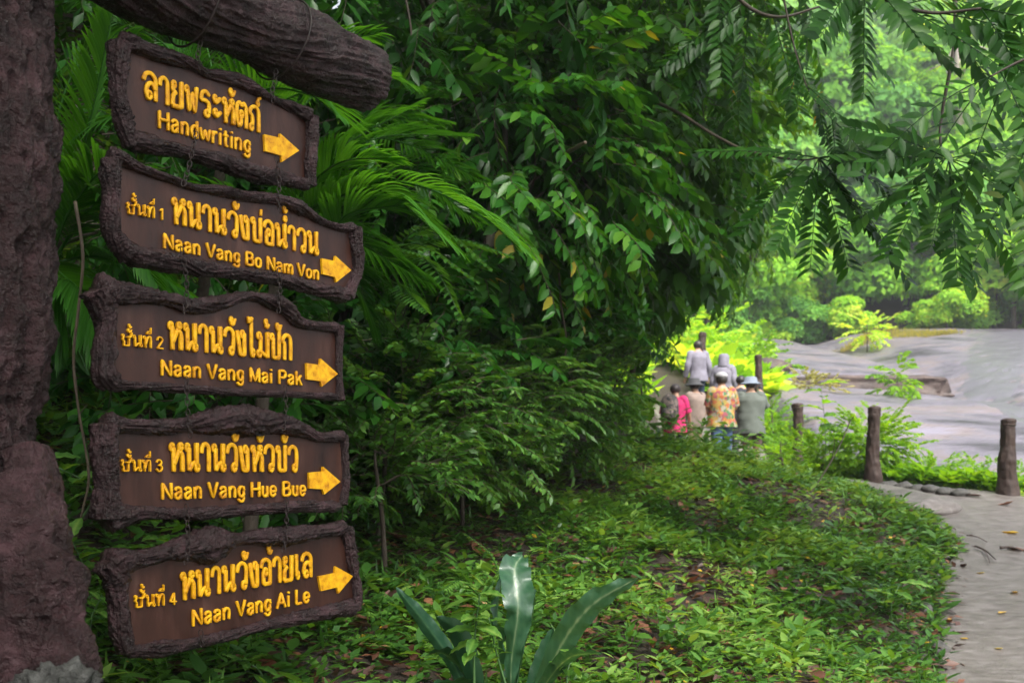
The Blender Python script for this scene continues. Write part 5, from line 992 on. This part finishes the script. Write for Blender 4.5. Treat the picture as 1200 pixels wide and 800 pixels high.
branch('thin bare bent twig sticking up at the left edge of the path',[(935,597,10.2),(962,560,10.3),(985,520,10.4),(996,494,10.5),(1001,488,10.5)],.009,.004,'twig')
branch('small side shoot of a thin twig near the path',[(975,536,10.35),(978,520,10.3),(974,505,10.3)],.004,.002,'twig')
branch('broken dark stick leaning in the undergrowth right of the Hue Bue board',[(405,545,5.6),(430,520,5.5),(452,492,5.4)],.008,.005,'twig')
# ---------------- fallen leaves and twigs, one by one ----------------
def curled(seed,mat,cu=.35,tint=.4):
    ns,nx=12,7; k=np.linspace(0,1,ns); u=np.linspace(-1,1,nx); U,K=np.meshgrid(u,k); W=.27*np.sin(PI*np.clip(K**.9,0,1))**.75+.002; g=np.random.default_rng(seed); a=g.uniform(1,2)*cu
    v=np.stack([U*W,K-.5,.12+a*.5*(U*W*2)**2+cu*.6*(K-.5)**2+.06*(fbm(np.stack([U*2,K*5,U*0+seed],-1),3,seed)-.5)-.10],-1); me=mkmesh('leaf_blade',v.reshape(-1,3),gridf(ns,nx),True,{'tint':(tint+.3*(fbm(np.stack([U*2,K*4,U*0+seed],-1),3,seed+2)-.5)+.12*np.exp(-(U/.12)**2)).ravel()}); me.materials.append(mat); return me
DL=[curled(s,M['dead'],.9 if s%2 else .5,.25+.12*s) for s in range(5)]; YL=[curled(s+9,M['yleaf'],.35,.3+.2*s) for s in range(3)]
def fallen(px,py,size,me,label,cat,grp=None,onpath=False,seed=0,name=None):
    b=ground(px,py); g=np.random.default_rng(seed+int(px*7+py)); z=(pathz(b[0],b[1])+.003 if onpath else b[2]+.03)
    L=size/FPX*b[1]; o=place(name or cat.replace(' ','_'),me,Matrix.Translation((b[0],b[1],z))@Matrix.Rotation(g.uniform(0,6.28),4,'Z')@Matrix.Rotation(g.normal(0,.12 if onpath else .3),4,'X')@Matrix.Scale(L,4)); return tag(o,label,cat,grp)
for k,(px,py,s,lb) in enumerate([(1075,593,24,'yellow leaf lying flat on the path just below the far bend'),(1184,629,20,'curled yellow green leaf on the path under the right post'),(1148,677,14,'small yellow leaf in the middle of the path beside the twigs'),(1175,724,13,'pale yellow leaf on the path at the right border'),(1130,755,10,'tiny yellow leaf on the path near its left edge'),(1170,767,14,'narrow yellow leaf on the nearest stretch of path'),
    (928,653,22,'bright yellow leaf lying on the green bank left of the path'),(903,765,20,'yellow leaf on the bank near the bottom of the picture'),(997,755,20,'long yellow leaf on the bank beside the path edge'),(415,631,9,'yellow leaf beside the right end of the lowest board'),(613,771,28,'orange yellow leaf behind the strap leaved plant'),(450,745,22,'yellow leaf among dead leaves at the lower middle'),(1190,700,16,'yellowish leaf at the right border of the path')]):
    fallen(px,py,s,YL[k%3],lb,'fallen leaf',onpath=px>1060,seed=k)
for k,(px,py,s) in enumerate([(380,735,55),(415,745,45),(350,760,40),(300,795,70),(405,705,36),(455,700,40),(470,640,40),(520,625,32),(545,600,28),(440,560,26),(620,560,22),(690,570,22),(760,560,20),(800,600,22),(815,690,34),(840,710,26),(905,680,24),(960,640,20),(1000,620,18),(720,650,26),(650,640,26),(700,760,30),(760,700,24),(560,650,30),(850,640,18),(990,690,22),(1040,650,18),(930,600,16),(1020,590,18),(1060,640,18),(960,790,26),(860,780,26),(500,740,36),(430,770,40),(640,720,28),(1020,640,20),(880,620,18),(740,610,20),(780,770,24),(1070,625,18)]):
    fallen(px,py,s,DL[k%5],'curled dead brown leaf lying among the green ground plants','dead leaf','dead brown leaves on the bank',seed=k)
for k,(px,py,s) in enumerate([(1140,585,20),(1110,600,22),(1090,612,18),(1180,595,18),(1125,575,18),(1065,585,20),(1155,575,14),(1192,650,24)]):
    fallen(px,py,s,DL[k%5],'dead brown leaf lying on the concrete path','dead leaf','dead brown leaves on the path',True,k)
def twig(label,x0,y0,x1,y1,r=.007):
    a,b=ground(x0,y0),ground(x1,y1); a[2]=pathz(a[0],a[1])+.03; b[2]=pathz(b[0],b[1])+.03; q=bez([a,(a+b)/2+V(.02,.03,.015),b],12); tag(obj('twig',*tube(q,np.linspace(r,r*.5,12),6),M['ledge'],base=a),label,'twig')
twig('dark twig on the left part of the path',1133,635,1157,643); twig('forked brown twig on the path, longer arm',1144,648,1167,664,.011); twig('short brown twig touching the forked twig',1152,652,1160,668,.007); twig('brown stick at the right border of the path',1172,650,1197,653,.016)
# ---------------- haze ----------------
hz=bpy.data.materials.new('thin_humid_air'); hz.use_nodes=True; t=hz.node_tree; t.nodes.clear(); o=t.nodes.new('ShaderNodeOutputMaterial'); vv=t.nodes.new('ShaderNodeVolumePrincipled'); vv.inputs['Color'].default_value=(.93,.96,1,1); vv.inputs['Density'].default_value=.0011; vv.inputs['Anisotropy'].default_value=.2; t.links.new(vv.outputs[0],o.inputs['Volume'])
x0,x1,y0,y1,z0,z1=-95,115,-12,225,-3,75; v=np.array([(x,y,z) for x in(x0,x1) for y in(y0,y1) for z in(z0,z1)],float); f=np.array([[0,1,3,2],[4,6,7,5],[0,4,5,1],[2,3,7,6],[0,2,6,4],[1,5,7,3]]); tag(obj('haze',v,f,hz,smooth=False),kind='stuff')
